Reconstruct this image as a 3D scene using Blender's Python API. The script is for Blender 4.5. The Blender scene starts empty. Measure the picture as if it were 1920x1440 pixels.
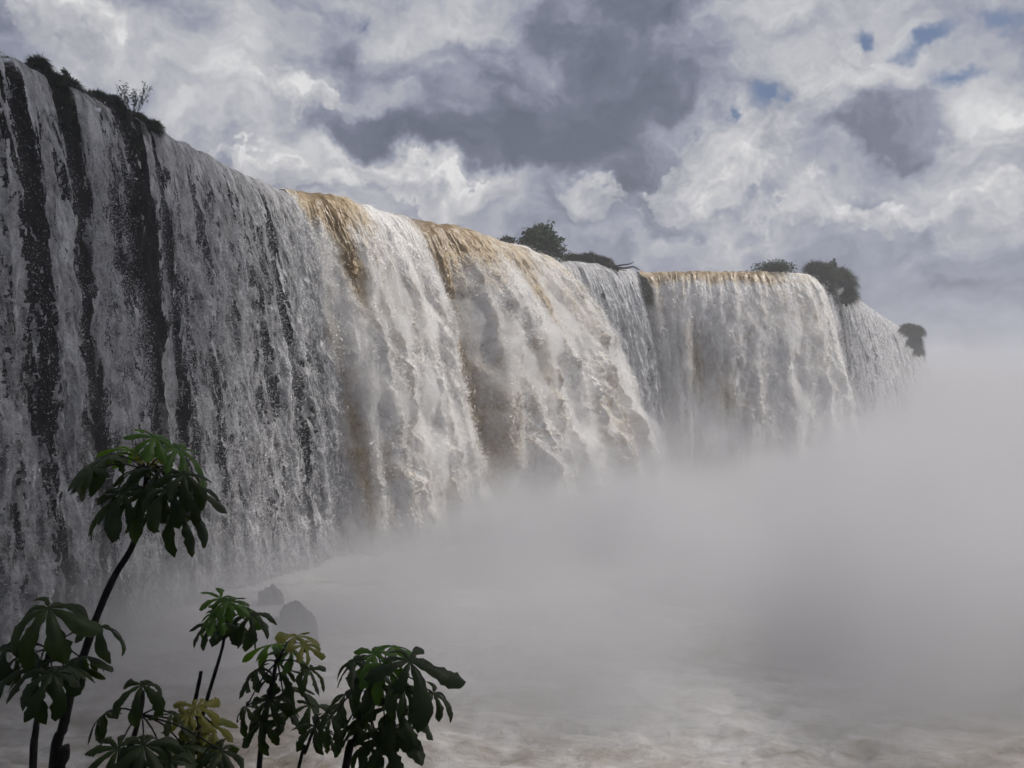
import bpy, math, random
import numpy as np
from mathutils import Vector, Matrix

SC = bpy.context.scene
COL = SC.collection
R = math.radians

# ------------------------------------------------------------------ camera, sky, sun, exposure
EYE = 18.0                      # eye height above the lower river
FPX = 1663.0                    # focal length in photograph pixels
cam = bpy.data.cameras.new("camera")
cam.sensor_width = 36.0
cam.lens = 36.0 * FPX / 1920.0
cam.clip_start = 0.1
cam.clip_end = 20000
cam_o = bpy.data.objects.new("camera", cam)
COL.objects.link(cam_o)
cam_o.location = (0, 0, EYE)
cam_o.rotation_euler = (R(90), 0, 0)
SC.camera = cam_o

SC.view_settings.view_transform = 'Standard'
SC.view_settings.look = 'None'
SC.view_settings.gamma = 1
SC.view_settings.exposure = 0.32
SC.cycles.use_denoising = True
SC.cycles.max_bounces = 6
SC.cycles.diffuse_bounces = 3
SC.cycles.glossy_bounces = 3
SC.cycles.transparent_max_bounces = 10
SC.cycles.volume_bounces = 5
SC.cycles.use_adaptive_sampling = True
SC.cycles.adaptive_threshold = 0.04
SC.cycles.adaptive_min_samples = 16
SC.cycles.caustics_reflective = False
SC.cycles.caustics_refractive = False

SUN_AZ, SUN_EL = R(82), R(52)   # azimuth from +Y towards +X
sun = bpy.data.lights.new("sun", 'SUN')
sun.energy = 3.6
sun.angle = R(4)
sun.color = (1.0, 0.95, 0.88)
sun_o = bpy.data.objects.new("sun", sun)
COL.objects.link(sun_o)
sd = Vector((math.sin(SUN_AZ) * math.cos(SUN_EL), math.cos(SUN_AZ) * math.cos(SUN_EL), math.sin(SUN_EL)))
sun_o.rotation_euler = sd.to_track_quat('Z', 'Y').to_euler()
sun_o.location = (0, 0, 200)


class NT:
    """little node-tree helper"""
    def __init__(s, tree):
        s.t = tree
        s.n = tree.nodes
        s.l = tree.links
    def new(s, typ, **kw):
        n = s.n.new(typ)
        for k, v in kw.items():
            setattr(n, k, v)
        return n
    def put(s, sock, v):
        if hasattr(v, 'is_output'):
            s.l.new(v, sock)
        elif v is not None:
            sock.default_value = v
    def math(s, op, a, b=None, c=None, clamp=False):
        n = s.new('ShaderNodeMath', operation=op, use_clamp=clamp)
        for i, v in enumerate((a, b, c)):
            if v is not None:
                s.put(n.inputs[i], v)
        return n.outputs[0]
    def vmath(s, op, a, b=None):
        n = s.new('ShaderNodeVectorMath', operation=op)
        for i, v in enumerate((a, b)):
            if v is not None:
                s.put(n.inputs[i], v)
        return n.outputs[0]
    def vscale(s, a, f):
        n = s.new('ShaderNodeVectorMath', operation='SCALE')
        s.put(n.inputs[0], a)
        s.put(n.inputs['Scale'], f)
        return n.outputs[0]
    def noise(s, vec, scale, detail=4, rough=0.55, dist=0.0, dim='3D', lac=2.0, color=False):
        n = s.new('ShaderNodeTexNoise', noise_dimensions=dim)
        if vec is not None:
            s.put(n.inputs['Vector'], vec)
        n.inputs['Scale'].default_value = scale
        n.inputs['Detail'].default_value = detail
        n.inputs['Roughness'].default_value = rough
        n.inputs['Lacunarity'].default_value = lac
        n.inputs['Distortion'].default_value = dist
        return n.outputs['Color' if color else 0]
    def mapping(s, vec, scale=(1, 1, 1), loc=(0, 0, 0), rot=(0, 0, 0), typ='POINT'):
        n = s.new('ShaderNodeMapping', vector_type=typ)
        s.put(n.inputs['Vector'], vec)
        n.inputs['Location'].default_value = loc
        n.inputs['Rotation'].default_value = rot
        n.inputs['Scale'].default_value = scale
        return n.outputs[0]
    def rng(s, v, a, b, c=0.0, d=1.0, smooth=True):
        n = s.new('ShaderNodeMapRange', interpolation_type='SMOOTHSTEP' if smooth else 'LINEAR')
        s.put(n.inputs['Value'], v)
        for k, x in zip(('From Min', 'From Max', 'To Min', 'To Max'), (a, b, c, d)):
            s.put(n.inputs[k], x)
        return n.outputs[0]
    def mix(s, f, a, b):
        n = s.new('ShaderNodeMix', data_type='RGBA')
        s.put(n.inputs[0], f)
        for i, v in ((6, a), (7, b)):
            if hasattr(v, 'is_output'):
                s.l.new(v, n.inputs[i])
            else:
                n.inputs[i].default_value = (*v[:3], 1)
        return n.outputs[2]
    def ramp(s, f, stops):
        n = s.new('ShaderNodeValToRGB')
        s.put(n.inputs[0], f)
        e = n.color_ramp.elements
        while len(e) < len(stops):
            e.new(0.5)
        for el, (p, c) in zip(e, stops):
            el.position = p
            el.color = (*c, 1)
        return n.outputs[0]
    def attr(s, name):
        return s.new('ShaderNodeAttribute', attribute_name=name).outputs['Fac']


def pdir(px, py):
    return Vector(((px - 960) / FPX, 1.0, (720 - py) / FPX))


def make_world():
    w = bpy.data.worlds.new("World")
    SC.world = w
    w.use_nodes = True
    t = NT(w.node_tree)
    t.n.clear()
    STR = 0.1
    sky = t.new('ShaderNodeTexSky', sky_type='NISHITA')
    sky.sun_disc = False
    sky.sun_elevation = SUN_EL
    sky.sun_rotation = SUN_AZ
    sky.altitude = 200
    d = t.new('ShaderNodeTexCoord').outputs['Generated']
    # flattened direction: clouds are layers, so they stretch sideways towards the horizon
    # domain warp
    w1 = t.vmath('SUBTRACT', t.noise(d, 5.0, 2, 0.5, color=True), (0.5, 0.5, 0.5))
    w2 = t.vmath('SUBTRACT', t.noise(d, 19.0, 4, 0.6, color=True), (0.5, 0.5, 0.5))
    dw = t.vmath('ADD', d, t.vmath('ADD', t.vscale(w1, 0.17), t.vscale(w2, 0.10)))
    dw_soft = t.vmath('ADD', d, t.vmath('ADD', t.vscale(w1, 0.15), t.vscale(w2, 0.065)))

    def lobe(px, py, a, b, rot=0, vec=dw, sharp=None):
        """an elliptic patch of sky round a direction; a, b in photo pixels"""
        c = pdir(px, py)
        k = c.length
        n = c.normalized()
        e1 = Vector((n.y, -n.x, 0)).normalized()
        e2 = e1.cross(n) * -1
        e2 = n.cross(e1) * -1 if n.cross(e1).z < 0 else n.cross(e1)
        ca, sa = math.cos(R(rot)), math.sin(R(rot))
        f1 = e1 * ca + e2 * sa
        f2 = e2 * ca - e1 * sa
        m = Matrix((f1, f2, f1.cross(f2))).transposed()
        mp = t.mapping(vec, (a / FPX / k, b / FPX / k, 0.6), n, m.to_euler(), 'TEXTURE')
        g = t.new('ShaderNodeTexGradient', gradient_type='SPHERICAL')
        t.l.new(mp, g.inputs[0])
        o = g.outputs['Fac']
        if sharp:
            o = t.rng(o, 0.0, sharp)
        return o

    flat = t.mapping(dw_soft, (1.0, 1.0, 1.75))
    f1 = t.noise(flat, 4.2, 8, 0.60)
    f2 = t.noise(t.mapping(dw_soft, (1.0, 1.0, 1.4), (3.1, 1.7, 0.4)), 9.0, 6, 0.55)
    up = t.vmath('ADD', flat, (0.004, 0.006, 0.028))
    f1u = t.noise(up, 4.2, 7, 0.60)
    relief = t.math('MULTIPLY', t.math('SUBTRACT', f1, f1u), 1.5)
    v = t.math('ADD', t.math('MULTIPLY', t.math('SUBTRACT', f1, 0.5), 0.75),
               t.math('MULTIPLY', t.math('SUBTRACT', f2, 0.5), 0.5))
    v = t.math('ADD', t.math('ADD', v, relief), 0.545)
    SHADES = [  # px, py, a, b, rot, weight, sharp
        # the big dark cloud, upper middle
        (1130, 120, 330, 190, 15, -0.20, 0.5), (1010, 220, 300, 130, 0, -0.17, 0.6), (1250, 110, 300, 130, 0, -0.13, 0.7),
        (860, 250, 380, 75, 2, -0.25, 0.8), (1100, 320, 130, 150, 0, -0.24, 0.6), (1230, 340, 110, 130, -20, -0.22, 0.5), (1160, 55, 250, 90, 5, -0.12, 0.6),
        (640, 215, 170, 60, 5, -0.20, None), (600, 80, 120, 110, 0, -0.25, None), (200, 25, 200, 60, 0, -0.25, None),
        (560, 350, 330, 40, 4, -0.22, None), (830, 370, 160, 45, -10, -0.22, None), (1060, 400, 110, 80, 0, -0.2, None),
        # whites
        (850, 45, 260, 60, 0, 0.22, None), (420, 60, 170, 120, 0, 0.24, None), (560, 160, 260, 60, 0, 0.20, None),
        (90, 70, 110, 60, 10, 0.22, None), (150, 110, 200, 110, 0, 0.16, None), (700, 310, 330, 55, -2, 0.34, 0.8),
        (880, 330, 110, 50, -8, 0.26, None), (1125, 365, 46, 60, 5, 0.42, 0.7), (1345, 310, 80, 90, 0, 0.36, 0.8),
        (1500, 45, 340, 70, 0, 0.20, None), (1580, 190, 190, 90, 12, 0.26, 0.9), (1840, 190, 190, 110, 12, 0.27, 0.9),
        (1820, 340, 190, 90, 5, 0.26, None), (1500, 365, 130, 55, 10, 0.22, None), (1310, 460, 110, 40, 0, 0.25, None),
        (560, 240, 200, 40, 8, 0.18, None), (330, 230, 160, 80, 20, 0.2, None), (1700, 60, 90, 60, 0, 0.1, None),
        # greys on the right
        (1680, 235, 165, 62, 14, -0.34, 0.6), (1560, 410, 260, 80, 0, -0.18, None), (1750, 420, 260, 90, 0, -0.20, None),
        (1420, 420, 110, 90, 0, -0.14, None), (1720, 550, 360, 130, 0, -0.20, None), (1900, 470, 240, 130, 0, -0.14, None),
        (1500, 470, 400, 60, 0, -0.10, None), (1880, 60, 160, 70, 0, -0.16, None),
    ]
    for px, py, a, b, rot, wgt, sh in SHADES:
        v = t.math('MULTIPLY_ADD', lobe(px, py, a, b, rot, dw, sh), wgt, v)
    # elevation trend: the hazy band over the horizon is even and blue-grey
    sep = t.new('ShaderNodeSeparateXYZ')
    t.l.new(d, sep.inputs[0])
    low = t.rng(sep.outputs['Z'], 0.12, -0.02)
    v = t.math('ADD', t.math('MULTIPLY', v, t.math('SUBTRACT', 1.0, t.math('MULTIPLY', low, 0.75))),
               t.math('MULTIPLY', low, 0.27))
    # unseen sky behind the viewer, darkened to dim surfaces facing the camera
    v = t.math('SUBTRACT', v, t.rng(sep.outputs['Y'], 0.35, -0.35, 0.0, 0.30))
    cl = t.ramp(v, [(0.0, (0.12, 0.14, 0.19)), (0.22, (0.17, 0.19, 0.255)), (0.45, (0.30, 0.32, 0.40)),
                    (0.66, (0.46, 0.47, 0.515)), (0.85, (0.60, 0.605, 0.625)), (1.0, (0.71, 0.715, 0.73))])
    # nearer cumulus heaps: crisp upper edges, lit from above, grey bases
    HEAPS = [(1400, 310, 190, 110, 0, 0.42), (1560, 185, 200, 70, 12, 0.36), (1850, 205, 170, 90, 12, 0.36), (1830, 360, 220, 80, 5, 0.30), (1600, 400, 200, 60, 0, 0.18),
             (700, 325, 340, 60, -2, 0.40), (880, 350, 120, 60, -8, 0.30), (560, 180, 280, 60, 5, 0.28), (400, 80, 220, 90, 0, 0.26), (120, 110, 170, 90, 0, 0.26), (1320, 470, 160, 60, 0, 0.26), (1120, 370, 60, 70, 0, 0.30)]
    hv = t.mapping(dw_soft, (1.0, 1.0, 1.35), (0.7, 2.3, 1.1))
    hc = t.noise(hv, 8.0, 9, 0.60)
    hu = t.noise(t.vmath('ADD', hv, (0.006, 0.0, 0.020)), 8.0, 6, 0.56)
    heap = t.math('SUBTRACT', hc, 0.55)
    HOLLOWS = [(1670, 240, 190, 75, 14, -0.35), (1425, 232, 90, 46, 12, -0.3), (1150, 130, 330, 200, 10, -0.25), (1000, 230, 280, 90, 0, -0.2)]
    for px, py, a, b, rot, wgt in HEAPS + HOLLOWS:
        heap = t.math('MULTIPLY_ADD', lobe(px, py, a * 1.15, b * 1.15, rot, dw), wgt, heap)
    hm = t.math('MULTIPLY', t.rng(heap, 0.085, 0.15), 0.85)
    hl = t.math('ADD', t.math('MULTIPLY_ADD', t.math('SUBTRACT', hc, hu), 3.0, 0.62), t.math('MULTIPLY', t.math('SUBTRACT', v, 0.62), 0.5))
    heap_col = t.ramp(hl, [(0.1, (0.25, 0.27, 0.335)), (0.5, (0.42, 0.43, 0.475)), (0.85, (0.63, 0.63, 0.645)), (1.0, (0.80, 0.80, 0.80))])
    hm = t.math('MULTIPLY', hm, t.math('SUBTRACT', 1.0, t.math('MULTIPLY', low, 0.8)))
    cl = t.mix(hm, cl, heap_col)
    # blue holes
    BLUE = [(1425, 232, 80, 42, 12), (1605, 100, 48, 40, 0), (1335, 265, 20, 26, 0), (1735, 90, 110, 34, 12), (1790, 140, 95, 30, 12),
            (1435, 262, 24, 16, 0), (628, 10, 22, 30, -35), (1850, 50, 100, 40, 0), (150, 20, 90, 26, 0)]
    bl = None
    for i, (px, py, a, b, rot) in enumerate(BLUE):
        o = lobe(px, py, a * 0.98, b * 0.98, rot, dw_soft)
        o = t.math('MULTIPLY', o, 1.0 if i < 5 else 0.7)
        bl = o if bl is None else t.math('MAXIMUM', bl, o)
    bl = t.math('ADD', bl, t.math('MULTIPLY', t.math('SUBTRACT', 0.5, f2), 0.7))
    bl = t.math('MULTIPLY', t.rng(bl, 0.16, 0.8), t.math('SUBTRACT', 1.0, t.math('MULTIPLY', hm, 0.6)))
    scaled = t.vscale(cl, 0.80 / STR)
    blue_sky = t.vmath('MULTIPLY', sky.outputs[0], (0.50, 0.49, 0.52))
    out = t.mix(bl, scaled, blue_sky)
    bg = t.new('ShaderNodeBackground')
    bg.inputs['Strength'].default_value = STR
    t.l.new(out, bg.inputs['Color'])
    o = t.new('ShaderNodeOutputWorld')
    t.l.new(bg.outputs[0], o.inputs['Surface'])
    w.cycles.sampling_method = 'MANUAL'
    w.cycles.sample_map_resolution = 1024


make_world()

# ------------------------------------------------------------------ numpy noise
def _h(ix, iy, seed):
    h = (ix.astype(np.uint32) * np.uint32(374761393) + iy.astype(np.uint32) * np.uint32(668265263)
         + np.uint32((seed * 2246822519 + 97) & 0xffffffff))
    h = (h ^ (h >> np.uint32(13))) * np.uint32(1274126177)
    h = (h ^ (h >> np.uint32(16))) * np.uint32(2654435761)
    return h ^ (h >> np.uint32(15))


def perlin(x, y, seed=0):
    x = np.asarray(x, np.float64); y = np.asarray(y, np.float64)
    ix = np.floor(x).astype(np.int64); iy = np.floor(y).astype(np.int64)
    fx = x - ix; fy = y - iy
    u = fx * fx * fx * (fx * (fx * 6 - 15) + 10); v = fy * fy * fy * (fy * (fy * 6 - 15) + 10)
    def g(a, b):
        ang = _h(ix + a, iy + b, seed).astype(np.float64) * (2 * np.pi / 4294967296.0)
        return np.cos(ang) * (fx - a) + np.sin(ang) * (fy - b)
    a = g(0, 0); b = g(1, 0); c = g(0, 1); d = g(1, 1)
    return (a + u * (b - a) + v * ((c + u * (d - c)) - (a + u * (b - a)))) * 1.5


def fbm(x, y, seed=0, octv=5, gain=0.5):
    s = np.zeros(np.broadcast(x, y).shape); a = 1.0; f = 1.0
    for i in range(octv):
        s += a * perlin(x * f + i * 17.3, y * f - i * 9.1, seed + i)
        a *= gain; f *= 2.03
    return s


def domes(x, y, seed=0):
    """rounded puffs: 1 at a cell's centre falling to 0 between cells"""
    x = np.asarray(x, np.float64); y = np.asarray(y, np.float64)
    ix = np.floor(x).astype(np.int64); iy = np.floor(y).astype(np.int64)
    best = np.full(x.shape, 9.0)
    for dx in (-1, 0, 1):
        for dy in (-1, 0, 1):
            jx = ix + dx; jy = iy + dy
            h = _h(jx, jy, seed)
            ox = (h & np.uint32(0xffff)).astype(np.float64) / 65535.0
            oy = (h >> np.uint32(16)).astype(np.float64) / 65535.0
            dd = (jx + ox - x) ** 2 + (jy + oy - y) ** 2
            np.minimum(best, dd, out=best)
    return np.clip(1.0 - best, -0.3, 1)


def cauli(x, y, seed=0, octv=4, gain=0.5):
    s = np.zeros(np.broadcast(x, y).shape); a = 1.0; f = 1.0
    for i in range(octv):
        wx = perlin(x * f * 1.3 + 5.2, y * f * 1.3, seed + 40 + i) * 0.35
        wy = perlin(x * f * 1.3, y * f * 1.3 + 8.4, seed + 60 + i) * 0.35
        s += a * (domes(x * f + wx + i * 3.7, y * f + wy + i * 1.9, seed + i) - 0.6)
        a *= gain; f *= 2.1
    return s


def billow(x, y, seed=0, octv=5, gain=0.5):
    """folds like a cumulus: rounded swellings that meet in thin creases"""
    s = np.zeros(np.broadcast(x, y).shape); a = 1.0; f = 1.0
    for i in range(octv):
        wx = perlin(x * f * 0.9 + 3.1, y * f * 0.9, seed + 140 + i) * 0.45
        wy = perlin(x * f * 0.9, y * f * 0.9 + 6.7, seed + 160 + i) * 0.45
        s += a * (np.abs(perlin(x * f + wx + i * 5.1, y * f + wy - i * 2.3, seed + i)) * 2.0 - 0.6)
        a *= gain; f *= 2.13
    return s


def sstep(a, b, x):
    t = np.clip((np.asarray(x, float) - a) / (b - a), 0, 1)
    return t * t * (3 - 2 * t)


# ------------------------------------------------------------------ object helpers
def link_mesh(name, verts, faces, mat, parent=None, smooth=True, fattr=None, uv=None):
    """verts Nx3 array, faces Mx3 / Mx4 array or a list of such arrays -> ONE mesh object"""
    me = bpy.data.meshes.new(name)
    verts = np.asarray(verts, np.float32)
    fl = faces if isinstance(faces, list) else [faces]
    fl = [np.asarray(f, np.int32) for f in fl if len(f)]
    loops = np.concatenate([f.ravel() for f in fl])
    tot = np.concatenate([np.full(len(f), f.shape[1], np.int32) for f in fl])
    start = np.concatenate([[0], np.cumsum(tot)[:-1]]).astype(np.int32)
    me.vertices.add(len(verts)); me.vertices.foreach_set('co', verts.ravel())
    me.loops.add(len(loops)); me.loops.foreach_set('vertex_index', loops)
    me.polygons.add(len(tot)); me.polygons.foreach_set('loop_start', start); me.polygons.foreach_set('loop_total', tot)
    if smooth:
        me.polygons.foreach_set('use_smooth', np.ones(len(tot), bool))
    for k, v in (fattr or {}).items():
        a = me.attributes.new(k, 'FLOAT', 'POINT')
        a.data.foreach_set('value', np.asarray(v, np.float32).ravel())
    if uv is not None:
        l = me.uv_layers.new(name='fall')
        l.data.foreach_set('uv', np.asarray(uv, np.float32)[loops].ravel())
    me.update(calc_edges=True)
    me.validate()
    if mat:
        me.materials.append(mat)
    o = bpy.data.objects.new(name, me)
    COL.objects.link(o)
    if parent:
        o.parent = parent
    return o


def tag(o, label=None, cat=None, group=None, kind=None):
    for k, v in (('label', label), ('category', cat), ('group', group), ('kind', kind)):
        if v:
            o[k] = v
    return o


def empty(name, loc, label, cat, group=None):
    o = bpy.data.objects.new(name, None)
    COL.objects.link(o)
    o.location = loc
    o.empty_display_size = 0.2
    return tag(o, label, cat, group)


def grid_faces(nr, nc):
    i = np.arange(nr - 1)[:, None] * nc + np.arange(nc - 1)[None, :]
    i = i.ravel()
    return np.stack([i, i + 1, i + nc + 1, i + nc], 1)


def material(name):
    m = bpy.data.materials.new(name)
    m.use_nodes = True
    t = NT(m.node_tree)
    t.n.clear()
    t.out = t.new('ShaderNodeOutputMaterial')
    return m, t


def principled(t, color=None, rough=0.6, spec=0.5, normal=None):
    b = t.new('ShaderNodeBsdfPrincipled')
    if color is not None:
        t.put(b.inputs['Base Color'], (*color, 1) if isinstance(color, tuple) else color)
    t.put(b.inputs['Roughness'], rough)
    t.put(b.inputs['Specular IOR Level'], spec)
    if normal is not None:
        t.l.new(normal, b.inputs['Normal'])
    return b


def bump(t, h, strength=0.5, dist=0.1):
    b = t.new('ShaderNodeBump')
    t.put(b.inputs['Strength'], strength)
    b.inputs['Distance'].default_value = dist
    t.l.new(h, b.inputs['Height'])
    return b.outputs[0]


# ------------------------------------------------------------------ materials
def mat_fall(name, fleck_only=False, white=(0.88, 0.865, 0.85), off=(0.70, 0.645, 0.57), thin=False):
    m, t = material(name)
    uv = t.new('ShaderNodeUVMap', uv_map='fall').outputs[0]
    foam = t.attr('foam')
    nrm = None
    if fleck_only:
        ff = foam
    else:
        lace = t.noise(t.mapping(uv, (2.0, 1.25, 1)), 1.0, 6, 0.70, dim='2D')
        ff = t.noise(t.mapping(uv, (1.1, 0.55, 1), (7, 3, 0)), 1.0, 6, 0.68, dim='2D')
        ff = t.math('ADD', foam, t.math('MULTIPLY', t.math('SUBTRACT', ff, 0.5), 1.35))
        nrm = bump(t, lace, t.rng(ff, 0.1, 0.6, 0.25, 0.8), 0.6)
    col = t.ramp(ff, [(0.30, off), (0.95, white)]) if thin else t.ramp(ff, [(0.0, (0.20, 0.134, 0.06)), (0.20, (0.31, 0.225, 0.12)), (0.40, (0.50, 0.41, 0.29)),
                      (0.62, off), (0.9, white)])
    rough = t.rng(ff, 0.1, 0.6, 0.18, 0.9)
    b = principled(t, col, rough, t.rng(ff, 0.1, 0.5, 0.4, 0.08), nrm)
    tr = t.new('ShaderNodeBsdfTranslucent')
    t.l.new(col, tr.inputs['Color'])
    if nrm is not None:
        t.l.new(nrm, tr.inputs['Normal'])
    mx = t.new('ShaderNodeMixShader'); t.put(mx.inputs[0], t.math('MULTIPLY', t.rng(ff, 0.2, 0.7), 0.10))
    t.l.new(b.outputs[0], mx.inputs[1]); t.l.new(tr.outputs[0], mx.inputs[2])
    if thin and not fleck_only:
        # thin spray lets the rock behind show through
        al = t.math('ADD', t.attr('thick'), t.math('MULTIPLY', t.math('SUBTRACT', lace, 0.5), 1.3), clamp=True)
        tp = t.new('ShaderNodeBsdfTransparent')
        m2 = t.new('ShaderNodeMixShader'); t.put(m2.inputs[0], al)
        t.l.new(tp.outputs[0], m2.inputs[1]); t.l.new(mx.outputs[0], m2.inputs[2])
        mx = m2
    t.l.new(mx.outputs[0], t.out.inputs['Surface'])
    return m


def mat_rock(name, c0, c1, rough=0.45, scale=0.6, spec=0.3):
    m, t = material(name)
    p = t.new('ShaderNodeTexCoord').outputs['Object']
    a = t.noise(t.mapping(p, (1, 1, 0.6)), scale, 8, 0.65)
    b = t.noise(p, scale * 6, 6, 0.7)
    col = t.mix(t.rng(a, 0.35, 0.68), c0, c1)
    s = principled(t, col, rough, spec, bump(t, t.math('ADD', a, t.math('MULTIPLY', b, 0.4)), 0.9, 0.5))
    t.l.new(s.outputs[0], t.out.inputs['Surface'])
    return m


def mat_river(name):
    m, t = material(name)
    foam = t.attr('foam')
    p = t.new('ShaderNodeTexCoord').outputs['Object']
    w = t.vmath('SUBTRACT', t.noise(p, 0.12, 4, 0.6, color=True), (0.5, 0.5, 0.5))
    q = t.vmath('ADD', p, t.vscale(w, 5.0))
    a = t.noise(t.mapping(q, (0.32, 0.6, 1)), 1.0, 10, 0.66)
    fine = t.noise(q, 2.6, 6, 0.7)
    f = t.math('ADD', foam, t.math('MULTIPLY', t.math('SUBTRACT', a, 0.5), 1.7))
    col = t.ramp(f, [(0.0, (0.12, 0.09, 0.062)), (0.3, (0.22, 0.19, 0.155)), (0.55, (0.35, 0.33, 0.31)), (0.85, (0.48, 0.47, 0.465))])
    rough = t.rng(f, 0.1, 0.6, 0.2, 0.7)
    s = principled(t, col, rough, 0.4, bump(t, t.math('ADD', a, t.math('MULTIPLY', fine, 0.3)), 0.7, 0.5))
    t.l.new(s.outputs[0], t.out.inputs['Surface'])
    return m


def mat_leafy(name, c0, c1, scale=3.0, trans=0.35, rough=0.5, tcol=None):
    m, t = material(name)
    p = t.new('ShaderNodeTexCoord').outputs['Object']
    rnd = t.new('ShaderNodeObjectInfo').outputs['Random']
    a = t.noise(p, scale, 5, 0.6)
    a = t.math('ADD', a, t.math('MULTIPLY', t.math('SUBTRACT', rnd, 0.5), 0.25))
    col = t.mix(t.rng(a, 0.3, 0.7), c0, c1)
    b = principled(t, col, rough, 0.22, bump(t, t.noise(p, scale * 5, 3, 0.6), 0.25, 0.02))
    tr = t.new('ShaderNodeBsdfTranslucent')
    t.l.new(t.mix(0.6, col, tcol or c1), tr.inputs['Color'])
    mx = t.new('ShaderNodeMixShader'); mx.inputs[0].default_value = trans
    t.l.new(b.outputs[0], mx.inputs[1]); t.l.new(tr.outputs[0], mx.inputs[2])
    t.l.new(mx.outputs[0], t.out.inputs['Surface'])
    return m


M_FALL = mat_fall('falling_water')
M_DROPS = mat_fall('flying_drops', True)
M_VEIL = mat_fall('thin_veil_water', False, (0.70, 0.70, 0.715), (0.26, 0.255, 0.26), True)
M_VEILDROPS = mat_fall('thin_veil_drops', True, (0.56, 0.56, 0.58), (0.36, 0.36, 0.37), True)
M_CLIFF = mat_rock('wet_basalt', (0.006, 0.005, 0.006), (0.022, 0.018, 0.018), 0.6, 0.6, 0.08)
M_BOULDER = mat_rock('boulder_basalt', (0.005, 0.005, 0.006), (0.018, 0.017, 0.018), 0.4, 0.9)
M_RIVER = mat_river('muddy_foaming_river')
M_GRASS = mat_leafy('tussock_grass', (0.010, 0.014, 0.005), (0.040, 0.048, 0.014), 1.2, 0.3, 0.6)
M_BUSH = mat_leafy('bush_leaves', (0.010, 0.022, 0.008), (0.035, 0.062, 0.018), 1.5, 0.3, 0.5)
M_TWIG = mat_rock('bark', (0.018, 0.014, 0.012), (0.05, 0.042, 0.035), 0.8, 6)

# ------------------------------------------------------------------ the lip of the falls
LIPZ = 39.0
LIP = np.array([  # u (photo column where this point of the lip shows), x, y
    (-420, -39.5, 18), (-200, -36.0, 36), (-80, -33.8, 48), (0, -32.4, 55.9), (60, -32.0, 59.7), (130, -31.2, 62.9), (220, -30.4, 68.5),
    (300, -29.2, 73.5), (420, -27.7, 85.2), (480, -26.6, 91.5), (530, -25.0, 97.0), (640, -19.6, 102), (720, -16.0, 111), (850, -7.9, 120),
    (960, 0.0, 137), (1000, 3.6, 148), (1100, 12.9, 154), (1180, 21.5, 163), (1220, 25.3, 164), (1300, 33, 163), (1420, 44.8, 163),
    (1510, 54.5, 166), (1555, 63, 178), (1600, 76, 202), (1650, 107, 262), (1700, 152, 345), (1720, 172, 380)])


def smooth_curve(uu):
    """position along the lip (smoothed) and the horizontal direction in which the water leaves it"""
    dense = np.linspace(LIP[0, 0], LIP[-1, 0], 4000)
    x = np.interp(dense, LIP[:, 0], LIP[:, 1]); y = np.interp(dense, LIP[:, 0], LIP[:, 2])
    k = np.ones(61) / 61.0
    for _ in range(2):
        x = np.convolve(np.pad(x, 30, mode='reflect', reflect_type='odd'), k, 'valid')
        y = np.convolve(np.pad(y, 30, mode='reflect', reflect_type='odd'), k, 'valid')
    arc = np.concatenate([[0], np.cumsum(np.hypot(np.diff(x), np.diff(y)))])
    tx = np.gradient(x); ty = np.gradient(y)
    k2 = np.ones(241) / 241.0
    nrm = np.hypot(tx, ty); tx /= nrm; ty /= nrm
    for _ in range(2):
        tx = np.convolve(np.pad(tx, 120, mode='edge'), k2, 'valid')
        ty = np.convolve(np.pad(ty, 120, mode='edge'), k2, 'valid')
    nrm = np.hypot(tx, ty); tx /= nrm; ty /= nrm
    f = lambda a: np.interp(uu, dense, a)
    return f(x), f(y), f(ty), f(-tx), f(arc)


G2 = 4.9


def blobs(U, D, lst):
    """painted patches of a property in (u, drop) space: (u, drop, ru, rd, lean, weight)"""
    s = np.zeros(U.shape)
    for (u, dr, ru, rd, lean, wgt) in lst:
        a = (U - u - lean * (D - dr)) / ru
        b = (D - dr) / rd
        s += wgt * np.exp(-(a * a + b * b))
    return s


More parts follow.
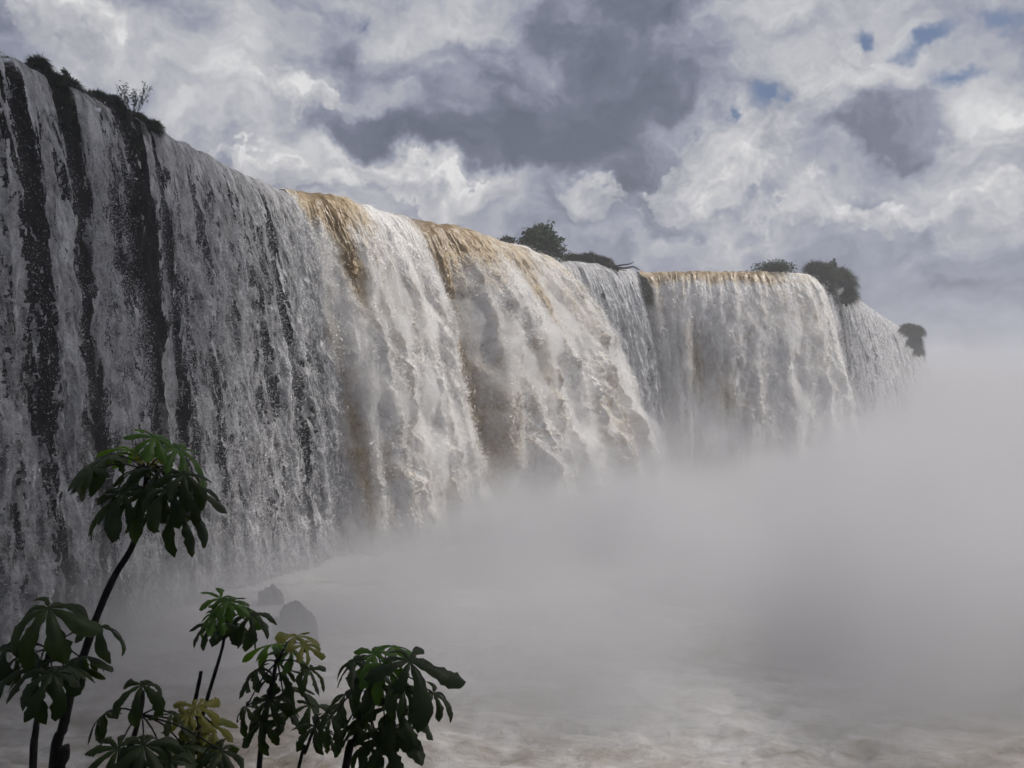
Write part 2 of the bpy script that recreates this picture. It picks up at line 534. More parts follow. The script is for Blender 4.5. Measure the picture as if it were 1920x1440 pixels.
def cascade(name, label, u0, u1, nc, nr, speed, puff, foam_fn, cov_fn, seed=1, zend=-1.0, setback=0.0, up=4.0, lift=0.0,
            flecks=0, fleck=0.1, shell=0.28, puff_size=2.2, body=1.0, spray=None, fan=0.0, stretch=1.3, streak=0.25, ragged=(10, 10), lipnoise=0.25, spread=1.0):
    u = np.linspace(u0, u1, nc)
    lx, ly, nx, ny, arc = smooth_curve(u)
    v = np.interp(u, *np.array(speed).T) if not np.isscalar(speed) else np.full(nc, float(speed))
    pf = np.interp(u, *np.array(puff).T) if not np.isscalar(puff) else np.full(nc, float(puff))
    # flow parameter: metres of path; negative on the river bed behind the lip
    Htot = LIPZ + lift - zend
    tau_end = math.sqrt(Htot / G2)
    # sample the trajectory evenly by path length at mean speed
    vm = float(v.mean())
    ts = np.linspace(0, tau_end, 2000)
    pl = np.concatenate([[0], np.cumsum(np.hypot(np.diff(vm * ts), np.diff(G2 * ts * ts)))])
    Ltot = pl[-1]
    L = np.linspace(-up, Ltot, nr)
    tau = np.interp(np.maximum(L, 0), pl, ts)[:, None] * np.ones((1, nc))
    Lg = L[:, None] * np.ones((1, nc)); U = np.ones((nr, 1)) * u[None, :]; S = np.ones((nr, 1)) * arc[None, :]
    ups = np.minimum(Lg, 0)
    streaks = fbm(S * 0.55, Lg * 0.035, seed + 100, 4)
    vloc = v[None, :] * (1 + 0.12 * streaks * spread)
    out = vloc * tau + ups - setback
    drop = G2 * tau * tau
    D = drop
    X = lx[None, :] + nx[None, :] * out
    Y = ly[None, :] + ny[None, :] * out
    Z = LIPZ + lift - drop + lipnoise * fbm(S * 0.35, Lg * 0.12, seed + 7, 3) * (1 - sstep(0, 3, drop))
    # displacement: streaky near the lip, cauliflower foam lower down
    grow = sstep(0.0, 14.0, drop) * 0.85 + 0.15
    grow *= sstep(-up, 0.5, Lg)
    Lc = Lg - 3.0 * streaks
    if np.isscalar(body):
        wS = S + 1.1 * fbm(S * 0.22, Lg * 0.14, seed + 21, 3); wL = Lc + 1.6 * fbm(S * 0.2, Lg * 0.16, seed + 23, 3)
        a = 0.50 * billow(wS / (puff_size * 1.3), wL / (puff_size * 2.4 * stretch), seed, 6, 0.58) + 0.38 * cauli(wS / (puff_size * 0.7), wL / (puff_size * 0.8 * stretch), seed + 2, 4, 0.55)
    else:
        a = cauli(S / puff_size, Lc / (puff_size * stretch), seed, 3, 0.42)
    big = fbm(S / (puff_size * 3.2), Lg / (puff_size * 6.5), seed + 31, 3)
    st = fbm(S * 1.3, Lg * 0.10, seed + 51, 4)
    disp = pf[None, :] * grow * (0.70 * a + 0.6 * big) + streak * st * sstep(0, 2, drop) * grow
    disp += 0.06 * fbm(S * 1.1, Lg * 0.7, seed + 71, 4) * sstep(-up, 0, Lg)
    # local outward direction of the sheet (horizontal normal lifted near the brow)
    dz = np.clip(2 * G2 * tau, 0.01, None); hv = np.maximum(vloc, 0.3)
    ln = np.hypot(dz, hv)
    hn = dz / ln; vn = hv / ln
    X += nx[None, :] * disp * hn; Y += ny[None, :] * disp * hn; Z += disp * vn
    # ragged wander along the lip
    tx, ty = -ny, nx
    if fan:
        um = 0.5 * (arc[0] + arc[-1])
        X += tx[None, :] * fan * (S - um) * sstep(0, 34, D); Y += ty[None, :] * fan * (S - um) * sstep(0, 34, D)
    wan = (0.35 * fbm(S * 0.4, Lg * 0.25, seed + 91, 4)) * sstep(0, 10, drop)
    X += tx[None, :] * wan; Y += ty[None, :] * wan
    foam = foam_fn(U, D, S, Lg)
    if spray:
        thick_s, dens = spray
        ri = np.arange(0, nr, 6); ci = np.arange(0, nc, 6)
        ix = np.ix_(ri, ci)
        Db = D[ix]; Sb = S[ix]; Lb = Lc[ix]
        Xb = (lx[None, :] + nx[None, :] * out)[ix]; Yb = (ly[None, :] + ny[None, :] * out)[ix]; Zb = (LIPZ + lift - drop)[ix]
        edge = np.minimum(np.arange(len(ci)), np.arange(len(ci))[::-1])[None, :] * np.ones((len(ri), 1))
        o1 = thick_s * sstep(1.0, 16, Db) * (0.75 + 0.9 * billow(Sb * 0.22, Lb * 0.14, seed + 701, 4, 0.55)) * sstep(-1, 8, edge) * (0.12 + 0.88 * sstep(0.25, 0.62, foam[ix]))
        o1 = np.maximum(o1, -0.7)
        nbx = nx[ci][None, :]; nby = ny[ci][None, :]
        front = np.stack([Xb + nbx * o1, Yb + nby * o1, Zb + 0.0 * o1], 2).reshape(-1, 3)
        back = np.stack([Xb - nbx * 0.9, Yb - nby * 0.9, Zb - 0.4], 2).reshape(-1, 3)
        m_, n_ = len(ri), len(ci); K = m_ * n_
        G = grid_faces(m_, n_)
        top = np.arange(n_); bot = (m_ - 1) * n_ + top; lef = np.arange(m_) * n_; rig = lef + n_ - 1
        def strip(e_, flip):
            q = np.stack([e_[:-1], e_[1:], e_[1:] + K, e_[:-1] + K], 1)
            return q[:, ::-1] if flip else q
        FS = np.concatenate([G[:, ::-1], G + K, strip(top, False), strip(bot, True), strip(lef, True), strip(rig, False)])
        sp_o = link_mesh('spray', np.concatenate([front, back]), FS, spray_material(dens))
        tag(sp_o, 'fine white spray flying off the heavy torrent', None, None, 'stuff')
    cov = cov_fn(U, D, S, Lg)
    # ragged side edges: coverage fades over a few metres of lip
    e0, e1 = ragged
    e = np.minimum((U - u0) / e0 if e0 else 9, (u1 - U) / e1 if e1 else 9)
    e = e + (0.45 if np.isscalar(body) else 0.8) * fbm(S * 0.5, Lg * 0.16, seed + 13, 5) * sstep(0, 8, D)
    cov = cov - 1.6 * (1 - sstep(-0.1, 1.0, e)) * sstep(-0.5, 1.0, D + 0.7)
    uv = np.stack([S, -Lg], 2).reshape(-1, 2)
    V = np.stack([X, Y, Z], 2).reshape(-1, 3)
    F = grid_faces(nr, nc)
    # the lace of falling water: gaps torn in the sheet where it is thin
    ds = (arc[-1] - arc[0]) / nc
    lace = 0.5 + 0.34 * fbm(S * 1.1 + 0.5 * streaks, Lc * 0.45, seed + 301, 6, 0.72)
    keep = (lace > 1.0 - cov).ravel()
    kf = keep[F].sum(1) >= 3
    rng = np.random.default_rng(seed + 500)
    if not np.isscalar(body):
        bt, bb = body
        solid = bt + (bb - bt) * sstep(0, 30, D) + 0.32 * fbm(S * 0.5, Lc * 0.12, seed + 401, 4) + 0.42 * fbm(S * 0.9, Lc * 0.5, seed + 407, 6, 0.62)
        thick = np.clip(solid, 0, 1)
        kf &= thick.ravel()[F[:, 0]] > 0.06
    F = F[kf]
    attrs = dict(foam=foam.ravel(), cov=cov.ravel())
    if not np.isscalar(body):
        attrs['thick'] = thick.ravel()
    if flecks:
        cand = rng.integers(0, len(V), flecks * 4)
        clump = 0.5 + 0.9 * a.ravel()[cand] + 0.6 * fbm(S.ravel()[cand] * 1.2, Lc.ravel()[cand] * 0.6, seed + 611, 3)
        pr = np.clip(attrs['cov'][cand] + 0.1, 0, 1) * np.clip(clump, 0.05, 1) * (0.08 + 0.92 * sstep(0, 8, D.ravel()[cand])) * (0.12 + 0.88 * sstep(0.3, 0.65, attrs['foam'][cand]))
        cand = cand[rng.random(len(cand)) < pr][:flecks]
        k = len(cand)
        c = V[cand].copy()
        N = np.stack([np.broadcast_to(nx[None, :], D.shape), np.broadcast_to(ny[None, :], D.shape)], 2).reshape(-1, 2)[cand]
        off = rng.gamma(1.1, shell, k)
        c[:, 0] += N[:, 0] * off; c[:, 1] += N[:, 1] * off
        c += rng.normal(0, 0.12, (k, 3))
        P3 = np.stack([X, Y, Z], 2)
        N3 = np.cross(np.gradient(P3, axis=1), np.gradient(P3, axis=0)).reshape(-1, 3)[cand]
        N3 /= np.linalg.norm(N3, axis=1)[:, None] + 1e-9
        N3 = N3 + rng.normal(0, 0.75, (k, 3))
        ax = np.cross(N3, rng.normal(0, 1, (k, 3))); ax /= np.linalg.norm(ax, axis=1)[:, None]
        bx = np.cross(ax, N3); bx /= np.linalg.norm(bx, axis=1)[:, None]
        r = fleck * rng.lognormal(0, 0.45, k)[:, None]
        q = np.stack([c - ax * r, c + bx * r * 0.8, c + ax * r], 1).reshape(-1, 3)
        b0 = len(V)
        V = np.concatenate([V, q])
        F = [F, b0 + np.arange(3 * k).reshape(-1, 3)]
        uv = np.concatenate([uv, np.repeat(uv[cand], 3, 0)])
        fo = np.repeat(np.clip(attrs['foam'][cand] + 0.15, 0.3, 1), 3)
        tk = attrs.get('thick')
        attrs = dict(foam=np.concatenate([attrs['foam'], fo]))
        if tk is not None:
            attrs['thick'] = np.concatenate([tk, np.ones(len(fo))])
    attrs.pop('cov', None)
    n_sheet = int(kf.sum())
    thin = not np.isscalar(body)
    o = link_mesh(name, V, F, M_VEIL if thin else M_FALL, fattr=attrs, uv=uv)
    o.data.materials.append(M_VEILDROPS if thin else M_DROPS)
    mi = np.zeros(len(o.data.polygons), np.int32); mi[n_sheet:] = 1
    o.data.polygons.foreach_set('material_index', mi)
    return tag(o, label, 'waterfall', 'cascades of the great waterfall')


def tab(u, pts):
    p = np.array(pts)
    return np.interp(u, p[:, 0], p[:, 1])


def spray_material(dens):
    m, t = material('flying_spray')
    v = t.new('ShaderNodeVolumePrincipled')
    v.inputs['Color'].default_value = (0.93, 0.93, 0.93, 1)
    v.inputs['Density'].default_value = dens
    t.l.new(v.outputs[0], t.out.inputs['Volume'])
    return m


# --- the cascades, left to right
def cov_veil(base, seed, amp=0.45, holes=(), top=0.35):
    def f(U, D, S, Lg):
        s1 = fbm(S * 0.45, Lg * 0.03, seed, 5)
        s2 = fbm(S * 0.25, Lg * 0.10, seed + 5, 4)
        c = tab(U, base) + amp * s1 + 0.28 * s2
        c = c + top * (1 - sstep(0, 5, D)) + blobs(U, D, holes)
        return c
    return f


def foam_veil(base=0.72, seed=3):
    def f(U, D, S, Lg):
        return base - 0.27 + 0.30 * fbm(S * 0.7, Lg * 0.22, seed, 5, 0.6) - 0.12 * (1 - sstep(0, 2, D))
    return f


cascade('waterfall', 'grey thin veil of water at the left edge, nearest, beside the grassy ledge', -330, 72, 480, 1000, [(-330, 1.5), (72, 1.7)], 0.55,
        foam_veil(0.97), cov_veil([(-330, .7), (-20, .70), (8, .42), (30, .74), (72, .64)], 11), seed=11, flecks=70000, fleck=0.035, shell=0.2, body=(0.85, 0.5), puff_size=1.5, ragged=(20, 10))
cascade('waterfall', 'narrow lacy veil pouring out between the two grassy ledges', 112, 208, 190, 1000, 1.5, 0.45,
        foam_veil(0.97), cov_veil([(112, .55), (150, .70), (185, .52), (208, .38)], 21, 0.5), seed=21, flecks=60000, fleck=0.035, shell=0.22, body=(0.8, 0.5), fan=0.5, puff_size=1.4, ragged=(12, 22))
cascade('waterfall', 'thin white trickle sliding down the bare dark rock', 246, 268, 50, 1000, 1.3, 0.25,
        foam_veil(0.97), cov_veil([(246, .5), (257, .75), (268, .6)], 25, 0.35), seed=25, flecks=12000, fleck=0.035, shell=0.15, fan=1.5, body=(0.9, 0.6), puff_size=1.1, ragged=(7, 4))
cascade('waterfall', 'broad grey curtain with dark gaps between thin trickle and brown torrent', 264, 540, 440, 900, [(264, 1.6), (400, 2.2), (500, 3.0), (540, 3.4)],
        [(264, 0.5), (430, 0.7), (540, 1.1)], foam_veil(0.97),
        cov_veil([(264, .62), (300, .66), (350, .54), (400, .60), (440, .74), (480, .84), (520, 1.0), (540, 1.05)], 31, 0.42,
                 holes=[(452, 14, 10, 4, 1.2, -0.6), (468, 24, 10, 6, 1.0, -0.7), (420, 20, 18, 8, 0.8, -0.3), (400, 30, 25, 6, 0, 0.15)]),
        seed=31, flecks=150000, fleck=0.045, shell=0.22, body=(0.8, 0.62), puff_size=1.8, ragged=(8, 0))

cascade('waterfall', 'faint sparse trickles over the black rock behind the left veils', -330, 470, 520, 760, 0.9, 0.3,
        foam_veil(0.85), lambda U, D, S, Lg: 0.20 + 0.32 * sstep(2, 34, D) + 0.42 * fbm(S * 0.35, Lg * 0.035, 37, 5) + 0.2 * fbm(S * 0.3, Lg * 0.1, 38, 4),
        seed=37, flecks=16000, fleck=0.03, shell=0.4, body=(0.8, 0.6), puff_size=1.5, ragged=(0, 20))


def foam_f(U, D, S, Lg):
    f = 0.86 + 0.22 * fbm(S * 0.16, Lg * 0.05, 41, 4)
    f -= 0.75 * (1 - sstep(1.0, 6.0, D)) * tab(U, [(525, .2), (545, 1), (610, 1), (640, .6), (670, .1), (720, .1), (760, .4)])
    f += blobs(U, D, [(585, 5, 16, 5, 2.0, -0.75), (600, 10, 12, 4, 1.0, -0.6), (545, 18, 14, 9, 0, -0.22), (560, 30, 12, 9, 0, -0.5), (640, 30, 30, 6, 0, -0.15), (690, 4, 30, 5, 0, 0.3)])
    return f


cascade('waterfall', 'thick brown and white torrent left of the brown chute', 522, 752, 460, 720, [(522, 3.0), (580, 4.0), (680, 5.0), (752, 5.0)], [(522, 1.0), (600, 1.8), (752, 1.9)],
        foam_f, lambda U, D, S, Lg: 1.5 + 0 * U, seed=41, spray=(1.5, 0.38), flecks=190000, fleck=0.05, shell=0.3, streak=0.25, stretch=1.4, puff_size=2.6, ragged=(8, 8), lift=0.3, lipnoise=0.5)


def foam_h(U, D, S, Lg):
    f = 0.84 + 0.24 * fbm(S * 0.16, Lg * 0.05, 51, 4)
    f -= 0.8 * (1 - sstep(2.0, 7.0, D)) * tab(U, [(730, 1), (820, .9), (880, .6), (930, .35), (1000, .2)])
    f -= 0.95 * np.exp(-((U - 755) / 32.0) ** 2) * (1 - 0.35 * sstep(20, 34, D))
    f += blobs(U, D, [(850, 7, 30, 3, 0, -0.3), (905, 9, 16, 4, 0, -0.4), (950, 9, 14, 4, 0, -0.3), (880, 18, 18, 4, 0, -0.25), (800, 32, 30, 5, 0, -0.2), (930, 30, 40, 8, 0, -0.15)])
    return f


cascade('waterfall', 'widest brown and white torrent in the middle, right of the brown chute', 705, 1006, 620, 720,
        [(705, 3.2), (752, 3.5), (774, 3.7), (800, 4.4), (860, 5.6), (930, 7.2), (970, 8.2), (1006, 8.8)], [(705, .6), (752, 0.9), (774, 1.2), (800, 2.2), (960, 2.5), (1006, 1.7)],
        foam_h, lambda U, D, S, Lg: 1.5 + 0 * U, seed=51, spray=(1.8, 0.34), flecks=280000, fleck=0.055, shell=0.34, streak=0.25, stretch=1.4, puff_size=3.0, ragged=(0, 8), lift=0.2, lipnoise=0.6)
cascade('waterfall', 'fine grey sheet of water with dark creases, left of the hanging grass tuft', 985, 1188, 300, 420, [(985, 4.2), (1100, 4.6), (1188, 4.4)], 0.7,
        lambda U, D, S, Lg: 0.80 + 0.2 * fbm(S * 0.2, Lg * 0.05, 61, 4) - 0.12 * (1 - sstep(0, 4, D)),
        cov_veil([(985, 1.2), (1070, 1.1), (1092, .75), (1110, 1.1), (1150, 1.1), (1160, .75), (1172, 1.1), (1188, .9)], 61, 0.25, top=0.2),
        seed=61, body=(1.3, 1.2), flecks=70000, fleck=0.06, puff_size=2.0, ragged=(0, 6), streak=0.9)


def foam_j(U, D, S, Lg):
    f = 0.86 + 0.2 * fbm(S * 0.12, Lg * 0.05, 71, 4)
    f -= 0.8 * (1 - sstep(1.2, 3.4, D + 0.8 * fbm(S * 0.2, Lg * 0, 72, 3))) * tab(U, [(1195, .7), (1420, 1), (1450, .5), (1480, .1)])
    f += blobs(U, D, [(1285, 13, 26, 5, 1, -0.38), (1302, 20, 24, 6, 1, -0.38), (1230, 8, 8, 6, 1, -0.25), (1340, 24, 14, 6, 0, -0.3)])
    return f


cascade('waterfall', 'wide white set-back fall under a smooth brown lip, right of the hanging tuft', 1192, 1528, 420, 420, [(1192, 3.6), (1350, 4.2), (1528, 3.8)], [(1192, 1.0), (1400, 1.7), (1528, 1.0)],
        foam_j, lambda U, D, S, Lg: tab(U, [(1192, 1.0), (1250, 1.4), (1460, 1.4), (1500, 1.0), (1528, .7)]) + 0.3 * fbm(S * 0.3, Lg * 0.04, 75, 4), seed=71, spray=(1.6, 0.28), flecks=170000, fleck=0.075, shell=0.4, puff_size=2.8,
        ragged=(6, 8), lift=-0.3)
cascade('waterfall', 'thin grey streams over dark rock under the large grassy mound', 1515, 1594, 200, 420, 2.6, 0.6,
        foam_veil(0.97), cov_veil([(1515, .8), (1545, .6), (1570, .65), (1585, .9), (1602, 1.1)], 81, 0.4, top=0.0), seed=81, flecks=30000, fleck=0.085, body=(0.8, 0.6), puff_size=2.4, ragged=(8, 6))
cascade('waterfall', 'far curving fall fading into mist at the right end', 1576, 1716, 620, 420, [(1576, 2.6), (1600, 3.3), (1640, 4.0), (1716, 4.0)], 0.45,
        foam_veil(0.97), cov_veil([(1576, .8), (1610, 1.0), (1735, 1.1)], 91, 0.3), seed=91, body=(1.3, 1.2), flecks=20000, fleck=0.12, puff_size=3.0, ragged=(10, 8))


# ------------------------------------------------------------------ cliff, rivers, hills
def build_cliff():
    u = np.linspace(-420, 1718, 900)
    lx, ly, nx, ny, arc = smooth_curve(u)
    rows = np.concatenate([np.linspace(0, 1, 180)])
    z = LIPZ - 0.5 - rows * (LIPZ + 1.5)
    S = np.ones((len(z), 1)) * arc[None, :]; Zg = z[:, None] * np.ones((1, len(u)))
    # stepped basalt: ledges, columns
    n = 0.9 * fbm(S * 0.18, Zg * 0.10, 201, 5) + 0.45 * cauli(S * 0.5, Zg * 0.35, 205, 4)
    back = -1.6 + 0.5 * n + 0.05 * (LIPZ - Zg) * 0.6
    X = lx[None, :] + nx[None, :] * back; Y = ly[None, :] + ny[None, :] * back
    V = np.stack([X, Y, Zg], 2).reshape(-1, 3)
    nr, nc = len(z), len(u)
    # flat bed behind the lip
    bx = lx - nx * 45; by = ly - ny * 45
    V = np.concatenate([V, np.stack([bx, by, np.full(nc, LIPZ - 0.6)], 1)])
    i = np.arange(nc - 1)
    b0 = nr * nc
    F = np.concatenate([grid_faces(nr, nc), np.stack([b0 + i, b0 + i + 1, i + 1, i], 1)])
    o = link_mesh('cliff', V, F, M_CLIFF)
    tag(o, 'dark wet basalt cliff behind the falling water', None, None, 'structure')
    # the upper river
    bx2 = lx - nx * 0.9; by2 = ly - ny * 0.9
    q = []
    ks = np.linspace(0, 1, 30) ** 1.6
    for k in ks:
        q.append(np.stack([bx2 - nx * 60 * k - 160 * k, by2 - ny * 60 * k + 260 * k, np.full(nc, LIPZ - 0.28) + 0.0 * k], 1))
    V = np.concatenate(q)
    o = link_mesh('upper_river', V, grid_faces(len(ks), nc), M_RIVER, fattr=dict(foam=np.full(len(V), 0.1)))
    tag(o, kind='structure')


build_cliff()


def build_river():
    y = np.concatenate([np.linspace(14, 36, 20), np.linspace(36.3, 80, 260), np.geomspace(80.4, 4000, 150)])
    k = np.linspace(-1, 1, 420)
    Yg = y[:, None] * np.ones((1, len(k)))
    # spread with distance, denser in view
    Xg = k[None, :] * (np.maximum(y, 40)[:, None] * 0.9)
    h = 0.6 * cauli(Xg * 0.22 + 0.3 * fbm(Xg * .1, Yg * .1, 3, 3), Yg * 0.33, 301, 5, 0.5) + 0.35 * fbm(Xg * 0.07, Yg * 0.11, 305, 4)
    h *= (1 - sstep(150, 400, Yg))
    foam = 0.62 + 0.25 * fbm(Xg * 0.05, Yg * 0.09, 311, 4) - 0.1 * (1 - sstep(-20, 2, Xg))  # foam thinned on the left to stand in for dimmer light there
    foam += 0.4 * sstep(52, 85, Yg) - 0.18 * sstep(8, 24, Xg) * (1 - sstep(55, 75, Yg))
    V = np.stack([Xg, Yg, h], 2).reshape(-1, 3)
    o = link_mesh('river', V, grid_faces(len(y), len(k)), M_RIVER, fattr=dict(foam=foam.ravel()))
    tag(o, kind='structure')


build_river()


def build_hills():
    m, t = material('distant_forest')
    p = t.new('ShaderNodeTexCoord').outputs['Object']
    a = t.noise(p, 0.08, 6, 0.7)
    s = principled(t, t.mix(t.rng(a, 0.35, 0.65), (0.02, 0.035, 0.012), (0.06, 0.085, 0.03)), 0.9, 0.1, bump(t, a, 1.0, 6))
    t.l.new(s.outputs[0], t.out.inputs['Surface'])
    x = np.linspace(60, 1500, 300); k = np.linspace(0, 1, 60)
    Xg = np.ones((60, 1)) * x[None, :]; K = k[:, None] * np.ones((1, 300))
    Yg = 520 + K * 420 + 30 * fbm(Xg * 0.008, K, 401, 3) - 0.10 * (Xg - 300)
    top = 11.5 + 4.0 * fbm(Xg * 0.015, 0 * Xg, 405, 4) + 5.5 * sstep(225, 300, Xg)
    Z = top * sstep(0, 0.25, K) + 2.6 * cauli(Xg * 0.09, Yg * 0.10, 409, 3) * sstep(0.05, 0.3, K) + 0.6 * sstep(0.3, 1, K) - 1
    o = link_mesh('hills', np.stack([Xg, Yg, Z], 2).reshape(-1, 3), grid_faces(60, 300), m)
    tag(o, kind='structure')


build_hills()


def build_bank():
    m, t = material('bank_soil')
    p = t.new('ShaderNodeTexCoord').outputs['Object']
    a = t.noise(p, 1.5, 8, 0.7)
    s = principled(t, t.mix(t.rng(a, 0.35, 0.65), (0.03, 0.022, 0.014), (0.035, 0.055, 0.015)), 0.9, 0.2, bump(t, a, 0.9, 0.15))
    t.l.new(s.outputs[0], t.out.inputs['Surface'])
    x = np.linspace(-45, 60, 160); y = np.concatenate([np.linspace(-30, 0, 20), np.linspace(0.3, 32, 110)])
    Xg, Yg = np.meshgrid(x, y)
    Z = np.interp(Yg, [-30, 1.0, 3.5, 6.0, 9.5, 28, 32], [17.2, 16.3, 15.4, 14.3, 12.0, -1.0, -3.0])
    Z = Z + 0.22 * fbm(Xg * 0.25, Yg * 0.25, 501, 5)
    o = link_mesh('ground', np.stack([Xg, Yg, Z], 2).reshape(-1, 3), grid_faces(len(y), len(x)), m)
    tag(o, kind='structure')


build_bank()


# ------------------------------------------------------------------ mist and haze (air)
def box(name, lo, hi, mat):
    (a, b, c), (d, e, f) = lo, hi
    V = [(a, b, c), (d, b, c), (d, e, c), (a, e, c), (a, b, f), (d, b, f), (d, e, f), (a, e, f)]
    F = [(0, 3, 2, 1), (4, 5, 6, 7), (0, 1, 5, 4), (1, 2, 6, 5), (2, 3, 7, 6), (3, 0, 4, 7)]
    return link_mesh(name, V, np.array(F), mat, smooth=False)


def build_mist():
    m, t = material('rising_mist')
    p = t.new('ShaderNodeTexCoord').outputs['Object']
    s = t.new('ShaderNodeSeparateXYZ'); t.l.new(p, s.inputs[0])
    x, y, z = s.outputs
    hz = t.math('ADD', t.rng(x, -30, 70, 2.9, 7.0, smooth=False), t.rng(x, 80, 170, 0.0, 5.0))
    lump = t.noise(t.mapping(p, (1, 1, 1.0)), 0.055, 2, 0.5)
    hz = t.math('MULTIPLY', hz, t.rng(lump, 0.3, 0.7, 0.62, 1.40, smooth=False))
    n = t.noise(t.mapping(p, (1, 1, 1.2)), 0.06, 4, 0.62)
    n = t.math('POWER', t.rng(n, 0.30, 0.72, 0.0, 1.0, smooth=False), 1.5)
    n = t.math('MULTIPLY_ADD', n, 2.5, 0.10)
    fall = t.math('EXPONENT', t.math('MULTIPLY', t.math('POWER', t.math('DIVIDE', t.math('MAXIMUM', z, 0.0), hz), 1.5), -1.0))
    near = t.rng(t.math('ADD', y, t.math('MULTIPLY', x, 0.12)), 36, 53)
    xs = t.rng(x, -24, -4, 0.6, 1.05)
    d = t.math('MULTIPLY', t.math('MULTIPLY', fall, near), t.math('MULTIPLY', n, xs))
    topf = t.rng(z, 36, 24)
    d = t.math('MULTIPLY', t.math('MULTIPLY', d, topf), 0.20)
    v = t.new('ShaderNodeVolumePrincipled')
    v.inputs['Color'].default_value = (0.69, 0.69, 0.71, 1)
    v.inputs['Anisotropy'].default_value = 0.2
    t.l.new(d, v.inputs['Density'])
    t.l.new(v.outputs[0], t.out.inputs['Volume'])
    m.cycles.volume_step_rate = 0.3
    o = box('mist', (-36, 38, -1.2), (300, 330, 37), m)
    tag(o, 'white mist rising from the foot of the falls', None, None, 'stuff')
    m, t = material('hazy_air')
    v = t.new('ShaderNodeVolumePrincipled')
    v.inputs['Color'].default_value = (0.93, 0.94, 0.97, 1)
    v.inputs['Density'].default_value = 0.0008
    t.l.new(v.outputs[0], t.out.inputs['Volume'])
    o = box('haze', (-260, -40, -4), (1600, 1100, 60), m)
    tag(o, 'thin pale haze in the gorge air', None, None, 'stuff')


build_mist()


def build_shade_cloud():
    """an unseen cloud, added high on the right to shade the near bank and left-hand veils"""
    m, t = material('added_shade_cloud')
    v = t.new('ShaderNodeVolumePrincipled')
    v.inputs['Color'].default_value = (0.95, 0.95, 0.96, 1)
    v.inputs['Density'].default_value = 0.055
    t.l.new(v.outputs[0], t.out.inputs['Volume'])
    h = 230.0
    off = (h - 20) / math.tan(SUN_EL)
    cx, cy = -42 + off * math.sin(SUN_AZ), 8 + off * math.cos(SUN_AZ)  # unseen cloud added here so its shade reaches the left veils
    nu, nv = 120, 60
    TH, PH = np.meshgrid(np.linspace(0, 2 * np.pi, nu, endpoint=False), np.linspace(0.03, np.pi - 0.03, nv))
    d = np.stack([np.sin(PH) * np.cos(TH), np.sin(PH) * np.sin(TH), np.cos(PH)], 2)
    k = 1 + 0.16 * cauli(d[..., 0] * 3 + d[..., 2], d[..., 1] * 3 - d[..., 2], 951, 4, 0.5)
    V = np.array([cx, cy, h]) + d * k[..., None] * np.array([50, 76, 20])
    i = np.arange(nv - 1)[:, None] * nu; j = np.arange(nu)[None, :]
    F = np.stack([i + j, i + nu + j, i + nu + (j + 1) % nu, i + (j + 1) % nu], 2).reshape(-1, 4)
    top = np.array([[cx, cy, h + 20.5], [cx, cy, h - 20.5]])
    jj = np.arange(nu); n0 = nu * nv
    T = np.concatenate([np.stack([np.full(nu, n0), jj, (jj + 1) % nu], 1), np.stack([np.full(nu, n0 + 1), (nv - 1) * nu + (jj + 1) % nu, (nv - 1) * nu + jj], 1)])
    o = link_mesh('shade_cloud', np.concatenate([V.reshape(-1, 3), top]), [F, T], m)
    tag(o, 'unseen low cloud added overhead to shade the near bank', None, None, 'stuff')


build_shade_cloud()


# ------------------------------------------------------------------ plants, rocks and driftwood
def P(px, py, depth):
    return np.array([(px - 960) / FPX * depth, depth, EYE + (720 - py) / FPX * depth])


def unit(v):
    v = np.asarray(v, float)
    return v / (np.linalg.norm(v, axis=-1, keepdims=True) + 1e-12)


def tube(path, radii, seg=7, rough=0.0, seed=0):
    """a tapering limb along a path; returns verts, quads"""
    path = np.asarray(path, float); n = len(path)
    tang = unit(np.gradient(path, axis=0))
    ref = np.array([0.31, 0.9, 0.2])
    a = unit(np.cross(tang, ref)); b = np.cross(tang, a)
    th = np.linspace(0, 2 * np.pi, seg, endpoint=False)
    r = np.broadcast_to(np.asarray(radii, float), (n,))[:, None] * np.ones((1, seg))
    if rough:
        rg = np.random.default_rng(seed)
        r = r * (1 + rough * rg.normal(0, 1, r.shape))
    V = path[:, None, :] + r[..., None] * (np.cos(th)[None, :, None] * a[:, None, :] + np.sin(th)[None, :, None] * b[:, None, :])
    i = np.arange(n - 1)[:, None] * seg; j = np.arange(seg)[None, :]
    F = np.stack([i + j, i + (j + 1) % seg, i + seg + (j + 1) % seg, i + seg + j], 2).reshape(-1, 4)
    V = np.concatenate([V.reshape(-1, 3), path[:1], path[-1:]])
    c0, c1 = n * seg, n * seg + 1
    jj = np.arange(seg)
    T = np.concatenate([np.stack([np.full(seg, c0), (jj + 1) % seg, jj], 1), np.stack([np.full(seg, c1), (n - 1) * seg + jj, (n - 1) * seg + (jj + 1) % seg], 1)])
    return V, F, T


def spline(pts, n=16):
    pts = np.asarray(pts, float)
    t = np.linspace(0, len(pts) - 1, n)
    P_ = np.vstack([2 * pts[0] - pts[1], pts, 2 * pts[-1] - pts[-2]])
    out = []
    for q in t:
        i = min(int(q), len(pts) - 2); f = q - i
        p0, p1, p2, p3 = P_[i], P_[i + 1], P_[i + 2], P_[i + 3]
        out.append(0.5 * (2 * p1 + (p2 - p0) * f + (2 * p0 - 5 * p1 + 4 * p2 - p3) * f * f + (3 * p1 - p0 - 3 * p2 + p3) * f ** 3))
    return np.array(out)


